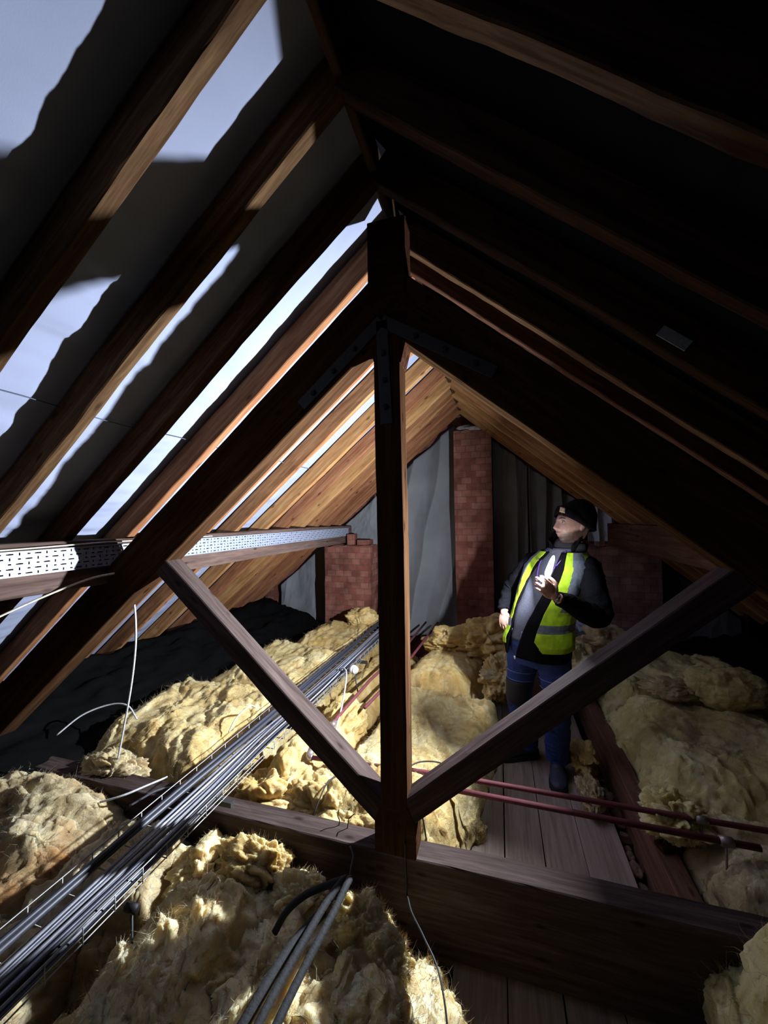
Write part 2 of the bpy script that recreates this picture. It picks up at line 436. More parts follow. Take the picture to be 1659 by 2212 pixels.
# ------------------------------------------------------------------ common rafters
ORD = ['first', 'second', 'third', 'fourth', 'fifth', 'sixth', 'seventh', 'eighth', 'ninth', 'tenth']
def rafter(side, y, k):
    yo = 0.0
    xe = XR+side*(3.2 if side < 0 else 2.7)
    nrm = Vector((side*S, 0, 1)).normalized()
    far = y > 1.5
    mat = M_RAFT if (side < 0 and far) else M_RAFTD  # pine tone picked by how far the lamp lights each bay
    if side < 0 and y < 1.5: mat = M_RAFT_SHADE
    if side > 0: mat = M_RAFT_SHADE_R if y < 1.5 else (M_RAFT_SHADE if y < 2 else M_RAFT)
    if side > 0 and y == 1.93: yo = -.09
    p0 = Vector((XR+side*.018, y+yo+.022, 0)); p1 = Vector((xe, y+yo+.022, 0))
    p0.z = zroof(p0.x, ZB)+RD/2/ca; p1.z = zroof(p1.x, ZB)+RD/2/ca
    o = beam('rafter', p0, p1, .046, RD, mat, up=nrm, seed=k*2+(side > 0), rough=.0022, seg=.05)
    sl = 'left' if side < 0 else 'right'
    if far: n = ORD[RAFT_Y.index(y)-3]+' behind the truss'
    else: n = {1.315: 'nearest in front of the truss', 1.005: 'second in front of the truss', .70: 'third in front of the truss'}[y]
    look = 'lit orange-brown pine' if side < 0 and far else 'shaded brown pine'
    tag(o, '%s common rafter on the %s roof slope, %s' % (look, sl, n), 'rafter', 'common rafters of the %s slope' % sl)
M_RAFT_SHADE_R = wood('shaded_right_slope_pine', (.014, .007, .005), (.038, .018, .010), (.075, .040, .022), vary=.12)  # rafter pine with the shade of the near right slope in its colour
M_RAFT_SHADE = wood('knotty_shaded_pine', (.026, .012, .007), (.068, .033, .017), (.15, .082, .044), vary=.12)  # rafter pine, colour lowered to hold the shade near the truss
for k, y in enumerate(RAFT_Y):
    rafter(-1, y, k); rafter(1, y, k)
# ridge board
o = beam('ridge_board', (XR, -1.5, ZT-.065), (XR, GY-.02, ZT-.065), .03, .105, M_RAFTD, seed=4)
tag(o, 'dark ridge board running along the apex over the king post', 'ridge board')

# ------------------------------------------------------------------ king post truss
TY0, TY1 = 1.48, 1.58; TY = 1.53
truss = empty('roof_truss', (XR, TY, .18))
tag(truss, 'dark stained king post roof truss with diagonal struts standing across the loft', 'roof truss')
kp = beam('king_post', (-.417, TY, .20), (-.417, TY, 2.60), .108, .1, M_TRUSS, truss, up=(0, 1, 0), seed=1, seg=.04)
# flared head and foot of the king post
def flare(name, z0, z1, w, chz, topin, parent, seed, xc=-.414):
    hw = w/2; n = .054
    if topin: prof = [(-n, z0-chz), (n, z0-chz), (hw, z0), (hw, z1), (-hw, z1), (-hw, z0)]
    else: prof = [(-hw, z0), (hw, z0), (hw, z1), (n, z1+chz), (-n, z1+chz), (-hw, z1)]
    V = [(xc+x, TY0-.001, z) for x, z in prof]+[(xc+x, TY1+.001, z) for x, z in prof]
    m = len(prof)
    F = [tuple(range(m)), tuple(range(m, 2*m))[::-1]]+[(i, i+m, (i+1) % m+m, (i+1) % m) for i in range(m)]
    o = mk(name, V, F, M_TRUSS, parent, smooth=False)
    b = o.modifiers.new('b', 'BEVEL'); b.width = .003
    return o
flare('post_head', 2.42, 2.915, .158, .10, True, truss, 2)
flare('post_foot', .36, .505, .168, .06, False, truss, 3)
nl = Vector((-S, 0, 1)).normalized(); nr = Vector((S, 0, 1)).normalized()
# principals: centre line is z = 2.60 - S*d
def prin(side):
    p0 = Vector((XR-side*.02, TY, 2.598+S*.02)); xe = 2.75 if side < 0 else 2.5
    p1 = Vector((XR+side*xe, TY, 2.598-S*xe))
    return beam('principal_rafter', p0, p1, .1, .212, M_TRUSS, truss, up=(nl if side < 0 else nr), seed=7+side, seg=.05)
prin(-1); prin(1)
beam('tie_beam', (-3.2, TY, .205), (2.5, TY, .205), .1, .35, M_DUSTY, truss, seed=12, seg=.05, rough=.002)
beam('strut', (-1.60, TY, 1.509), (-.44, TY, .492), .095, .088, M_DUSTY, truss, up=(.66, 0, .75), seed=15, seg=.05)
beam('strut', (.74, TY, 1.492), (-.38, TY, .530), .095, .088, M_DUSTY, truss, up=(-.65, 0, .76), seed=18, seg=.05)
# three-way steel strap with bolts on the near face
def strap():
    def bar(p, q, w):
        p = Vector((p[0], 0, p[1])); q = Vector((q[0], 0, q[1])); d = (q-p).normalized(); s = Vector((-d.z, 0, d.x))*w/2
        y0, y1 = TY0-.007, TY0-.001
        V = []
        for y in (y0, y1):
            for c in (p-s, q-s, q+s, p+s): V.append((c.x, y, c.z))
        return V, [(0, 1, 2, 3), (7, 6, 5, 4), (0, 4, 5, 1), (1, 5, 6, 2), (2, 6, 7, 3), (3, 7, 4, 0)]
    c = (-.435, 2.50)
    ends = [(-.80, 2.19), (-.42, 2.08), (-.00, 2.235)]
    V, F = merge(*[bar(c, e, .05) for e in ends])
    o = mk('steel_strap', V, F, M_STRAP, truss, smooth=False)
    b = o.modifiers.new('b', 'BEVEL'); b.width = .002
    for e in ends:
        for t in (.32, .58, .84):
            x = c[0]+(e[0]-c[0])*t; z = c[1]+(e[1]-c[1])*t
            V = []; F = []
            for yy, rr in ((TY0-.007, .013), (TY0-.014, .012), (TY0-.016, .008)):
                for j in range(6): V.append((x+rr*math.cos(j*PI/3), yy, z+rr*math.sin(j*PI/3)))
            for q in range(2):
                for j in range(6): F.append((q*6+j, q*6+(j+1) % 6, q*6+6+(j+1) % 6, q*6+6+j))
            F.append(tuple(range(12, 18)))
            mk('bolt', V, F, M_BOLT, o, smooth=False)
strap()
# two bent nails standing in the tie beam
for k, (x, y) in enumerate(((-.687, 1.555), (-.645, 1.55))):
    o = tube('nail', [(x, y, .375), (x+.004, y, .40), (x-.004+.012*k, y, .42), (x+.002+.03*k, y, .445)], .0022, M_BOLT, truss, 6, 3)

# ------------------------------------------------------------------ purlins with perforated trays
o = beam('purlin', (-1.975, -1.4, 1.505), (-1.975, GY-.02, 1.505), .13, .225, M_PURL, up=(0, 0, 1), seed=21, rough=.002)
tag(o, 'brown purlin along the left slope carrying the perforated tray', 'purlin')
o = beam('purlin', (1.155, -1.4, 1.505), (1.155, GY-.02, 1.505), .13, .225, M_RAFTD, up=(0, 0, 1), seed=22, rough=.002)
tag(o, 'reddish brown purlin along the right slope behind the man', 'purlin')

def perf_tray():
    # slotted steel tray fixed upright on the purlin face; one mesh with real slots
    t = empty('perforated_cable_tray', (-1.9, 0, 1.49))
    tag(t, 'pale perforated steel cable tray fixed along the left purlin face', 'cable tray')
    y0, y1 = -1.2, 4.75; z0, z1 = 1.487, 1.588; xf = -1.893
    pitch = .0335
    ny = int((y1-y0)/pitch)
    rows = 5; rz = (z1-z0)/rows
    V = []; F = []
    def quad(ya, yb, za, zb):
        if yb-ya < 1e-5 or zb-za < 1e-5: return
        n = len(V); V.extend([(xf, ya, za), (xf, yb, za), (xf, yb, zb), (xf, ya, zb)]); F.append((n, n+1, n+2, n+3))
    for i in range(ny):
        a = y0+i*pitch; b = a+pitch
        for r in range(rows):
            za = z0+r*rz; zb = za+rz
            kind = (i+r*2) % 3
            m = (za+zb)/2
            if kind == 0: hw, hh = .0128, .0030      # long slot
            elif kind == 1: hw, hh = .0028, .0062    # short upright slot
            else: hw, hh = .0058, .0030
            c = (a+b)/2
            quad(a, c-hw, za, zb); quad(c+hw, b, za, zb); quad(c-hw, c+hw, za, m-hh); quad(c-hw, c+hw, m+hh, zb)
    o = mk('slotted_face', V, F, M_TRAY, t, smooth=False)
    b = o.modifiers.new('s', 'SOLIDIFY'); b.thickness = .0012
    for nm, z, dz in (('lip', z1, 1), ('lip', z0, -1)):
        v, f = boxg(xf-.014, xf+.004, y0, y1, z-.0015, z+.0015); mk(nm, v, f, M_TRAY, t, smooth=False)
    return t
perf_tray()
o = tube('cream_cable', [(-1.885, -.2, 1.60), (-1.889, .9, 1.597), (-1.886, 1.3, 1.602), (-1.888, 1.5, 1.604), (-1.885, 2.2, 1.60)], .0035, M_CABC)
tag(o, 'thin cream cable lying along the top of the perforated tray', 'cable')

# ------------------------------------------------------------------ binder and small timbers beside the walkway
o = beam('binder_beam', (.690, 1.585, .065), (.690, 4.58, .065), .09, .27, M_BIND, seed=31)
tag(o, 'reddish binder beam on edge along the right side of the walkway boards', 'beam')
o = beam('binder_beam', (.690, -1.0, .065), (.690, 1.475, .065), .09, .27, M_TRUSS, seed=32)
tag(o, 'dark binder beam on the near side of the truss at lower right', 'beam')
o = beam('binder_beam', (-.215, 1.65, -.04), (-.215, 4.6, -.04), .05, .20, M_RAFTD, seed=33)
tag(o, 'low dark timber along the left edge of the walkway boards', 'beam')
o = beam('batten_offcut', (.66, 2.02, .212), (.96, 2.12, .225), .06, .02, M_TRUSS, seed=36)
tag(o, 'short dark timber offcut lying on the binder under the red pipes', 'offcut')

# ------------------------------------------------------------------ gable: chimney breast, piers, sheets
def brickpier(name, x0, x1, y0, y1, z0, z1, mat, seed, step=.03):
    nx, nz = int((x1-x0)/step)+1, int((z1-z0)/step)+1
    v, f = boxg(x0, x1, y0, y1, z0, z1)
    bm = bmesh.new(); vs = [bm.verts.new(p) for p in v]
    for q in f: bm.faces.new([vs[i] for i in q])
    bmesh.ops.subdivide_edges(bm, edges=bm.edges[:], cuts=14, use_grid_fill=True)
    P = np.array([list(w.co) for w in bm.verts])
    d = fbm(P[:, 0]*9, P[:, 1]*9, P[:, 2]*9, seed, 3)
    top = np.clip((P[:, 2]-(z1-.05))/.05, 0, 1)
    for w, dd, tt in zip(bm.verts, d, top):
        w.co.x += dd*.008; w.co.y += dd*.008; w.co.z += dd*.035*tt
    me = bpy.data.meshes.new(name); bm.to_mesh(me); bm.free(); me.materials.append(mat)
    o = bpy.data.objects.new(name, me); COL.objects.link(o)
    return o
o = brickpier('chimney_breast', -.49, -.06, 4.60, GY+.02, -.1, 2.72, M_BRICK, 3)
tag(o, 'tall narrow red brick chimney breast rising to the apex of the gable', 'chimney breast')
o = brickpier('brick_pier', -2.18, -1.55, 4.60, GY+.02, -.1, 1.36, M_BRICK, 4)
tag(o, 'squat red brick pier under the left purlin end', 'brick pier')
o = brickpier('brick_pier', .93, 1.60, 4.60, GY+.02, -.1, 1.36, M_BRICKP, 5)
tag(o, 'dusty brick pier behind the man on the right of the gable', 'brick pier')
def rock(name, c, r, mat, seed, label, cat, sq=(1, 1, 1), group=None, jag=.35, sub=3):
    bm = bmesh.new(); bmesh.ops.create_icosphere(bm, subdivisions=sub, radius=1.0)
    P = np.array([list(v.co) for v in bm.verts])
    d = fbm(P[:, 0]*1.6+seed, P[:, 1]*1.6, P[:, 2]*1.6, seed, 3)
    P = P*(1+jag*d)[:, None]*np.array(sq)*r
    for v, p in zip(bm.verts, P): v.co = p
    me = bpy.data.meshes.new(name); bm.to_mesh(me); bm.free(); me.materials.append(mat)
    for p in me.polygons: p.use_smooth = False
    o = bpy.data.objects.new(name, me); COL.objects.link(o); o.location = c
    return tag(o, label, cat, group)
def bricko(c, dims, rz, mat, label, seed=0):
    x, y, z = dims
    v, f = boxg(-x/2, x/2, -y/2, y/2, -z/2, z/2)
    o = mk('brick', v, f, mat, smooth=False, mat4=Matrix.Translation(c) @ Matrix.Rotation(rz, 4, 'Z'))
    b = o.modifiers.new('b', 'BEVEL'); b.width = .008; b.segments = 2
    return tag(o, label, 'brick')
bricko((-1.83, 4.70, 1.44), (.10, .16, .14), .1, M_BRICK, 'upright broken brick on top of the left pier beside the purlin end')
bricko((-1.66, 4.72, 1.40), (.17, .15, .07), -.1, M_BRICK, 'flat red brick on the right end of the left pier')
bricko((1.13, 4.70, 1.41), (.22, .16, .09), .05, M_BRICKP, 'pinkish brick bedded on top of the right pier behind the hat')
rock('mortar_lump', (-.27, 4.70, 2.74), .2, M_MORTAR, 4, 'rough grey mortar haunching on top of the chimney breast', 'mortar', (1.1, .45, .38), sub=4)

def drape(name, x0, x1, ztop, zbot, yb, mat, seed, folds, amp, label, cat='sheet', slant=0.0):
    nx, nz = 90, 70
    u = np.linspace(0, 1, nx); v = np.linspace(0, 1, nz)
    U, Vv = np.meshgrid(u, v, indexing='ij')
    X = x0+(x1-x0)*U
    zt = np.array([ztop(x) if callable(ztop) else ztop for x in X[:, 0]])[:, None]
    Z = zbot+(zt-zbot)*Vv
    warp = U*folds+slant*(1-Vv)+.35*fbm(U*2, Vv*2, U*0, seed, 2)
    tri = np.abs(((warp*1.0) % 1)-.5)*2
    Y = yb-amp*(tri**1.5)*(1-.35*Vv)-.02*fbm(U*4, Vv*3, U*0, seed+1, 4)
    P = np.stack([X, Y, Z], -1).reshape(-1, 3)
    idx = np.arange(nx*nz).reshape(nx, nz)
    q = np.stack([idx[:-1, :-1], idx[1:, :-1], idx[1:, 1:], idx[:-1, 1:]], -1).reshape(-1, 4)
    o = mk(name, P, q, mat); s = o.modifiers.new('s', 'SOLIDIFY'); s.thickness = .003
    return tag(o, label, cat)
gt = lambda x: zroof(x, ZB)+.02
drape('hung_sheet', -1.52, -.50, gt, .20, 4.90, M_SHEET, 2, 2.4, .11, 'grey breathable sheet hanging in long folds left of the chimney breast', slant=1.1)
drape('hung_sheet', -.05, .34, gt, .20, 4.90, M_SHEET, 5, 1.3, .08, 'grey sheet hanging straight just right of the chimney breast', slant=.2)
drape('hung_sheet', .36, .92, gt, .20, 4.90, M_SHEET, 8, 3.4, .09, 'grey sheet hanging in folds behind the man, left of the right pier', slant=-.3)
drape('hung_sheet', -3.0, -2.22, gt, -.1, 4.90, M_SHEET, 12, 1.2, .05, 'grey sheet in the left eaves corner beyond the left brick pier')
drape('hung_sheet', 1.62, 2.4, gt, -.1, 4.90, M_SHEET, 15, 1.3, .05, 'grey sheet in the right eaves corner beyond the dusty pier')
drape('hung_sheet', -2.15, -1.53, gt, 1.36, 4.88, M_SHEET, 16, 1.0, .03, 'pale grey sheet crumpled above the left brick pier')
drape('hung_sheet', .94, 1.6, gt, 1.42, 4.90, M_MEM_SHADE, 19, 1.0, .03, 'dark sheet above the dusty right brick pier')
drape('membrane_scrap', .90, 1.16, lambda x: 1.80-.5*abs(x-1.0), 1.43, 4.52, M_WHITE, 21, 2.2, .05, 'white membrane scrap hanging behind the black hat', 'membrane scrap')
# ------------------------------------------------------------------ glass wool
FIB = 9
def batt(name, c, z0, z1, mat, seed, label, res=.012, amp=1.0, lump=7.0, stretch=(1, .55), rot=.3, fib=0, group=None, tilt=(0, 0), round_=.30, torn=.0, cat='insulation'):
    """thick torn blanket over the plan quad c (4 corners, ccw), from z0 up to z1"""
    c = np.array(c, dtype=float)
    Lu = (np.linalg.norm(c[1]-c[0])+np.linalg.norm(c[2]-c[3]))/2; Lv = (np.linalg.norm(c[3]-c[0])+np.linalg.norm(c[2]-c[1]))/2
    th = z1-z0
    nu = int((Lu+2*th)/res); nv = int((Lv+2*th)/res)
    t = np.linspace(0, 1, nu); s = np.linspace(0, 1, nv)
    def prof(t, L):
        # arc: walk up the side, over the top, down the other side
        tot = L+2*th; d = t*tot
        pos = np.clip((d-th)/L, 0, 1)
        e = np.minimum(d, tot-d)                     # distance from the bottom rim
        h = np.clip(e/th, 0, 1)
        return pos, h
    pu, hu = prof(t, Lu); pv, hv = prof(s, Lv)
    rr = min(.45, round_*th/min(Lu, Lv)*1.6)
    U, V_ = np.meshgrid(pu, pv, indexing='ij'); HU, HV = np.meshgrid(hu, hv, indexing='ij')
    H = np.minimum(HU, HV)
    # rounding
    def edge(a): return 1-np.clip(1-np.minimum(a, 1-a)/rr, 0, 1)**2.2*.38
    Z = z0+th*np.minimum(H, 1)*edge(U)*edge(V_)
    P = ((1-U)*(1-V_))[..., None]*c[0]+(U*(1-V_))[..., None]*c[1]+(U*V_)[..., None]*c[2]+((1-U)*V_)[..., None]*c[3]
    X, Y = P[..., 0], P[..., 1]
    cx, cy = c.mean(0)
    bul = np.sin(np.clip(H, 0, 1)*PI*.9)*.05*th/.25
    du = (U-.5)*2; dv = (V_-.5)*2
    Z = Z+tilt[0]*(X-cx)+tilt[1]*(Y-cy)
    cr, sr = math.cos(rot), math.sin(rot)
    a = (X*cr+Y*sr)*stretch[0]; b = (-X*sr+Y*cr)*stretch[1]; zz = Z
    w1 = fbm(a*3.1, b*3.1, zz*3, seed, 3); w2 = fbm(a*3.1+7, b*3.1, zz*3, seed+1, 3)
    big = fbm(a*2.2, b*2.2, zz*2, seed+2, 2)
    puff = fbm(a*lump+w1*1.3, b*lump+w2*1.3, zz*lump*.8, seed+3, 4, .5, 'b')
    fine = fbm(a*lump*6+w1*7, b*lump*3.4+w2*7, zz*lump*4, seed+4, 4, .68, 'r')
    fold = fbm(a*lump*1.9+w2*2.4, b*lump*1.1+w1*2.4, zz*3, seed+8, 3, .5, 'r')
    k = np.clip(H*2.2, 0, 1)
    Z = Z+amp*k*(big*.055+puff*.036+fold*.018+fine*.011)
    ex = fbm(a*9, b*9, zz*9, seed+5, 4)*.035*amp; ey = fbm(a*9+5, b*9, zz*9, seed+6, 4)*.035*amp
    fx = fbm(X*38, Y*38, Z*38, seed+11, 3)*.010*amp; fy = fbm(X*38+3, Y*38, Z*38, seed+12, 3)*.010*amp
    edgeW = 1-np.clip(np.minimum(np.minimum(U, 1-U)*Lu, np.minimum(V_, 1-V_)*Lv)/.10, 0, 1)
    if torn > 0:
        tn = fbm(X*13, Y*13, X*0, seed+21, 4)*torn
        ex = ex+tn*edgeW*np.sign(du)*.9; ey = ey+tn*edgeW*np.sign(dv)*.9
    X = X+ex+fx+bul*np.sign(du)*(edgeW > 0)*edgeW*.6; Y = Y+ey+fy+bul*np.sign(dv)*edgeW*.6
    Q = np.stack([X, Y, Z], -1)
    idx = np.arange(nu*nv).reshape(nu, nv)
    q = np.stack([idx[:-1, :-1], idx[1:, :-1], idx[1:, 1:], idx[:-1, 1:]], -1).reshape(-1, 4)
    Vv = Q.reshape(-1, 3); F = q
    if fib:
        rg = np.random.RandomState(seed); fib = fib*FIB
        ii = rg.randint(2, nu-3, fib); jj = rg.randint(2, nv-3, fib)
        ok = H[ii, jj] > .55; ii, jj = ii[ok], jj[ok]
        p = Q[ii, jj]
        n = np.cross(Q[ii+1, jj]-p, Q[ii, jj+1]-p); n /= np.linalg.norm(n, axis=1)[:, None]+1e-9
        m = len(p); r1 = rg.normal(size=(m, 3)); r1 -= n*(r1*n).sum(1)[:, None]*.75; r1 /= np.linalg.norm(r1, axis=1)[:, None]
        r2 = rg.normal(size=(m, 3)); ln = (rg.uniform(.10, 1, m)**1.8*.046+.006)[:, None]; wd = .0005
        side = np.cross(r1, n); side /= np.linalg.norm(side, axis=1)[:, None]+1e-9
        pts = [p-n*.002, p+r1*ln*.5+n*ln*.22+r2*ln*.05, p+r1*ln+n*ln*.16+r2*ln*.18]
        base = len(Vv); VV = []; ff = []
        for k_, pt in enumerate(pts):
            wk = wd*(1, .8, .25)[k_]
            VV += [pt-side*wk, pt+side*wk]
        VV = np.stack(VV, 1).reshape(-1, 3)
        o6 = base+np.arange(m)*6
        ff = np.concatenate([np.stack([o6, o6+1, o6+3, o6+2], 1), np.stack([o6+2, o6+3, o6+5, o6+4], 1)])
        Vv = np.concatenate([Vv, VV]); F = np.concatenate([F, ff])
    o = mk(name, Vv-np.array([cx, cy, z0]), F, mat); o.location = (cx, cy, z0)
    return tag(o, label, cat, group)

def rect(x0, x1, y0, y1): return [(x0, y0), (x1, y0), (x1, y1), (x0, y1)]
def clump(c, r, mat, seed, label, sq=(1, 1, .7), sub=6, jag=.5, rz=0.0, fib=500, cat='insulation'):
    bm = bmesh.new(); bmesh.ops.create_icosphere(bm, subdivisions=sub, radius=1.0)
    P = np.array([list(v.co) for v in bm.verts]); F = [tuple(v.index for v in f.verts) for f in bm.faces]; bm.free()
    Nn = P.copy()
    s = seed*1.3
    w = fbm(P[:, 0]*1.5+s, P[:, 1]*1.5, P[:, 2]*1.5, seed, 3)
    d = fbm(P[:, 0]*1.6+s+w, P[:, 1]*1.6+w, P[:, 2]*2.2, seed+1, 4, .46, 'b')*jag*.9+fbm(P[:, 0]*1.1+s, P[:, 1]*1.1, P[:, 2]*1.1, seed+2, 2)*.35
    d2 = fbm(P[:, 0]*9+s, P[:, 1]*9+w*3, P[:, 2]*9, seed+5, 4, .6, 'r')*.045
    P = P*(1+d+d2)[:, None]*np.array(sq)*r
    cz, sz = math.cos(rz), math.sin(rz)
    P = np.stack([P[:, 0]*cz-P[:, 1]*sz, P[:, 0]*sz+P[:, 1]*cz, P[:, 2]], 1)
    if fib:
        rg = np.random.RandomState(seed); ii = rg.randint(0, len(P), fib*6); p = P[ii]; n = Nn[ii]
        r1 = rg.normal(size=p.shape)+n*.35; r1 /= np.linalg.norm(r1, axis=1)[:, None]; ln = rg.uniform(.01, .03, len(p))[:, None]
        side = np.cross(r1, rg.normal(size=p.shape)); side /= np.linalg.norm(side, axis=1)[:, None]; b = len(P)
        VV = np.stack([p-side*.0005, p+side*.0005, p+r1*ln+side*.0001, p+r1*ln-side*.0001], 1).reshape(-1, 3)
        F = F+[(b+4*i, b+4*i+1, b+4*i+2, b+4*i+3) for i in range(len(p))]; P = np.concatenate([P, VV])
    o = mk('glass_wool_clump', P, F, mat); o.location = c
    return tag(o, label, cat)

B = batt
# bright blanket between king post and walkway
B('glass_wool_batt', [(-.90, 1.66), (-.27, 1.63), (-.02, 3.00), (-.72, 3.10)], -.02, .375, M_WOOL, 1, 'brightly lit cream glass wool blanket right of the king post, cut edge facing the walkway', res=.011, amp=.85, fib=3600, round_=.12, lump=9)
B('glass_wool_batt', [(-.88, 3.02), (-.30, 3.02), (-.04, 3.9), (-.74, 4.05)], 0, .40, M_WOOLB, 2, 'golden glass wool blanket between the bright one and the heap before the chimney', res=.014, fib=1500, amp=.8)
clump((-.13, 3.86, .50), .25, M_WOOLB, 5, 'fluffed golden heap of glass wool beside the man\'s hanging hand', (1.25, 1, .75))
clump((-.46, 3.98, .40), .21, M_WOOLB, 9, 'smaller golden wool lump left of the heap before the chimney', (1.2, 1, .7))
clump((.02, 3.36, .36), .20, M_WOOL, 13, 'folded wool lump behind the man\'s right knee', (.9, 1.3, .8))
# low wool between tray and pipes
B('glass_wool_batt', [(-1.36, 2.35), (-1.02, 2.35), (-.96, 4.5), (-1.34, 4.5)], -.1, .25, M_WOOLB, 21, 'narrow shaded wool strip under the far end of the cable basket', res=.015, fib=700)
clump((-1.08, 1.98, .26), .19, M_WOOL, 22, 'smooth wool bulge under the basket beside the pipe elbow', (.9, 1.5, .8), jag=.25)
clump((-1.08, 2.5, .24), .19, M_WOOLB, 122, 'wool bulge under the basket beyond the pipe elbow', (.9, 1.6, .8), jag=.3)
clump((-.86, 1.78, .24), .20, M_WOOL, 25, 'curled pale wool tuft in front of the pipe elbow', (1.15, .75, .75))
clump((-1.18, 1.74, .24), .17, M_WOOLB, 28, 'wool lump just behind the tie beam left of the pipe elbow', (1.1, .8, .8))
clump((-.60, 1.70, .25), .15, M_WOOL, 31, 'plump yellow wool lump behind the two bent nails', (1.5, .8, .75), jag=.3)
B('glass_wool_batt', rect(-1.3, -.24, 1.62, 2.6), -.15, .20, M_WOOLB, 33, 'lower bed of wool behind the tie beam between basket and walkway', res=.016, amp=.8, fib=900)
B('glass_wool_batt', [(-.40, 1.60), (-.245, 1.60), (-.235, 1.88), (-.38, 1.90)], -.05, .31, M_WOOLB, 35, 'end of wool batt standing against the walkway behind the king post foot', res=.01, amp=.5, fib=600)
# beyond the cable basket
B('glass_wool_batt', [(-2.40, 1.72), (-1.50, 1.64), (-1.46, 2.55), (-2.60, 2.70)], .02, .46, M_WOOL, 41, 'big pale yellow glass wool blanket left of the basket, directly behind the tie beam', res=.012, fib=3000, amp=1.15, lump=6, tilt=(.02, -.02))
B('glass_wool_batt', [(-2.42, 2.6), (-1.42, 2.52), (-1.40, 3.55), (-2.32, 3.75)], .0, .47, M_WOOL, 43, 'second yellow glass wool blanket beyond the basket, behind the left strut', res=.013, fib=2400, amp=1.0)
B('glass_wool_batt', [(-2.22, 3.6), (-1.40, 3.5), (-1.36, 4.5), (-2.1, 4.58)], .0, .45, M_WOOLB, 45, 'farthest wool blanket beyond the basket, in front of the left brick pier', res=.015, fib=1500, amp=.9)
clump((-1.62, 4.38, .50), .17, M_WOOLB, 47, 'round wool hump against the foot of the left brick pier', (1.1, .9, .8), jag=.3)
clump((-2.02, 1.60, .36), .13, M_WOOLG, 49, 'rusty brown stained wool clump where the loose white cable ends', (1.2, .8, .6))
# near left, under the basket and to the eaves
B('glass_wool_batt', [(-2.75, .95), (-1.70, 1.02), (-1.78, 1.52), (-2.9, 1.58)], .0, .35, M_WOOLG, 51, 'dusty grey-brown wool bed on the near side of the tie beam at far left', res=.011, fib=2600, amp=1.25, stretch=(.6, 1), rot=.2)
B('glass_wool_batt', [(-2.1, .30), (-1.40, .35), (-1.44, 1.06), (-2.2, 1.0)], .0, .31, M_WOOLG, 53, 'dusty wool lumps below the near end of the cable basket at left edge', res=.010, fib=2600, amp=1.3)
B('glass_wool_batt', [(-1.78, 1.0), (-1.30, .98), (-1.36, 1.46), (-1.80, 1.50)], .0, .33, M_WOOLG, 55, 'greyish wool roll left of the basket where the tie beam passes under it', res=.009, fib=1800, amp=1.2, stretch=(1.5, .6), rot=.8)
# foreground between basket and boards
B('glass_wool_batt', [(-1.30, .78), (-.82, .62), (-.82, 1.36), (-1.22, 1.36)], -.05, .325, M_WOOLF, 61, 'large tan wool blanket in the foreground right beside the cable basket', res=.008, fib=4200, amp=1.55, lump=8.5, torn=.08, stretch=(1, .5), rot=.5)
B('glass_wool_batt', [(-.92, .66), (-.56, .56), (-.56, 1.30), (-.82, 1.36)], -.05, .33, M_WOOLF, 64, 'tan wool blanket in the foreground under the black foam-sleeved cables', res=.008, fib=4200, amp=1.55, lump=8.5, torn=.08)
B('glass_wool_batt', [(-.60, .58), (-.07, .58), (-.16, 1.20), (-.58, 1.36)], -.05, .32, M_WOOLF, 66, 'tan wool blanket in the foreground right of the black cables, beside the dark boards', res=.008, fib=5200, amp=1.55, lump=8.5, torn=.10)
B('glass_wool_batt', [(-1.5, .18), (-.25, .18), (-.2, .64), (-1.5, .74)], -.05, .27, M_WOOLF, 68, 'shaded wool bed nearest the viewer at the bottom edge', res=.012, fib=2600, amp=1.1)
clump((-.98, 1.38, .27), .12, M_WOOL, 70, 'torn pale wool tuft leaning on the near face of the tie beam', (1.3, .6, .8), fib=900)
clump((-.74, 1.33, .27), .085, M_WOOLF, 72, 'small wool tuft beside the top bend of the black cables', (1.1, .8, .8), fib=700)
clump((-.47, 1.27, .28), .095, M_WOOLF, 74, 'ragged upright wool tuft right of the black cable bend', (.9, .6, 1.1), fib=1500)
clump((-.36, 1.19, .28), .085, M_WOOLF, 174, 'ragged wool tuft beside the thin black cable', (.9, .7, 1.0), fib=1500)
clump((-1.22, 1.36, .22), .12, M_WOOLF, 76, 'shaded wool lump under the basket next to the tie beam', (1, 1, .8))
# right of the walkway
B('glass_wool_batt', [(.78, 1.64), (1.25, 1.62), (1.32, 2.12), (.78, 2.22)], .0, .33, M_WOOLG, 81, 'dusty yellow wool below the red pipes at right', res=.010, fib=1800, amp=1.1, stretch=(.7, 1), rot=-.5)
B('glass_wool_batt', [(.77, 2.2), (1.5, 2.1), (1.7, 3.1), (.77, 3.3)], .0, .42, M_WOOLR, 83, 'olive-yellow wool blanket folded over the binder behind the red pipes', res=.012, fib=2400, amp=1.25, lump=5, stretch=(.6, 1.0), rot=-.7, tilt=(.05, 0))
B('glass_wool_batt', [(.79, 3.25), (1.75, 3.05), (2.0, 4.2), (.80, 4.4)], .0, .45, M_WOOLR, 85, 'shaded olive wool blanket under the right strut, behind the man', res=.015, fib=1600, amp=1.2, lump=6, tilt=(.04, 0))
B('glass_wool_batt', [(1.25, 1.62), (2.1, 1.62), (2.25, 3.1), (1.5, 3.1)], .0, .42, M_WOOLR, 87, 'dim olive wool blanket at the right edge towards the eaves', res=.014, fib=1600, amp=1.3, tilt=(.06, 0))
clump((.74, 2.05, .34), .11, M_WOOLR, 88, 'yellow wool corner drooping over the binder beside the red pipes', (1, 1.1, .9))
clump((.60, 3.75, .38), .24, M_WOOLR, 90, 'pale wool bundle behind the man under his vest hem', (.9, 1.2, .9), jag=.25)
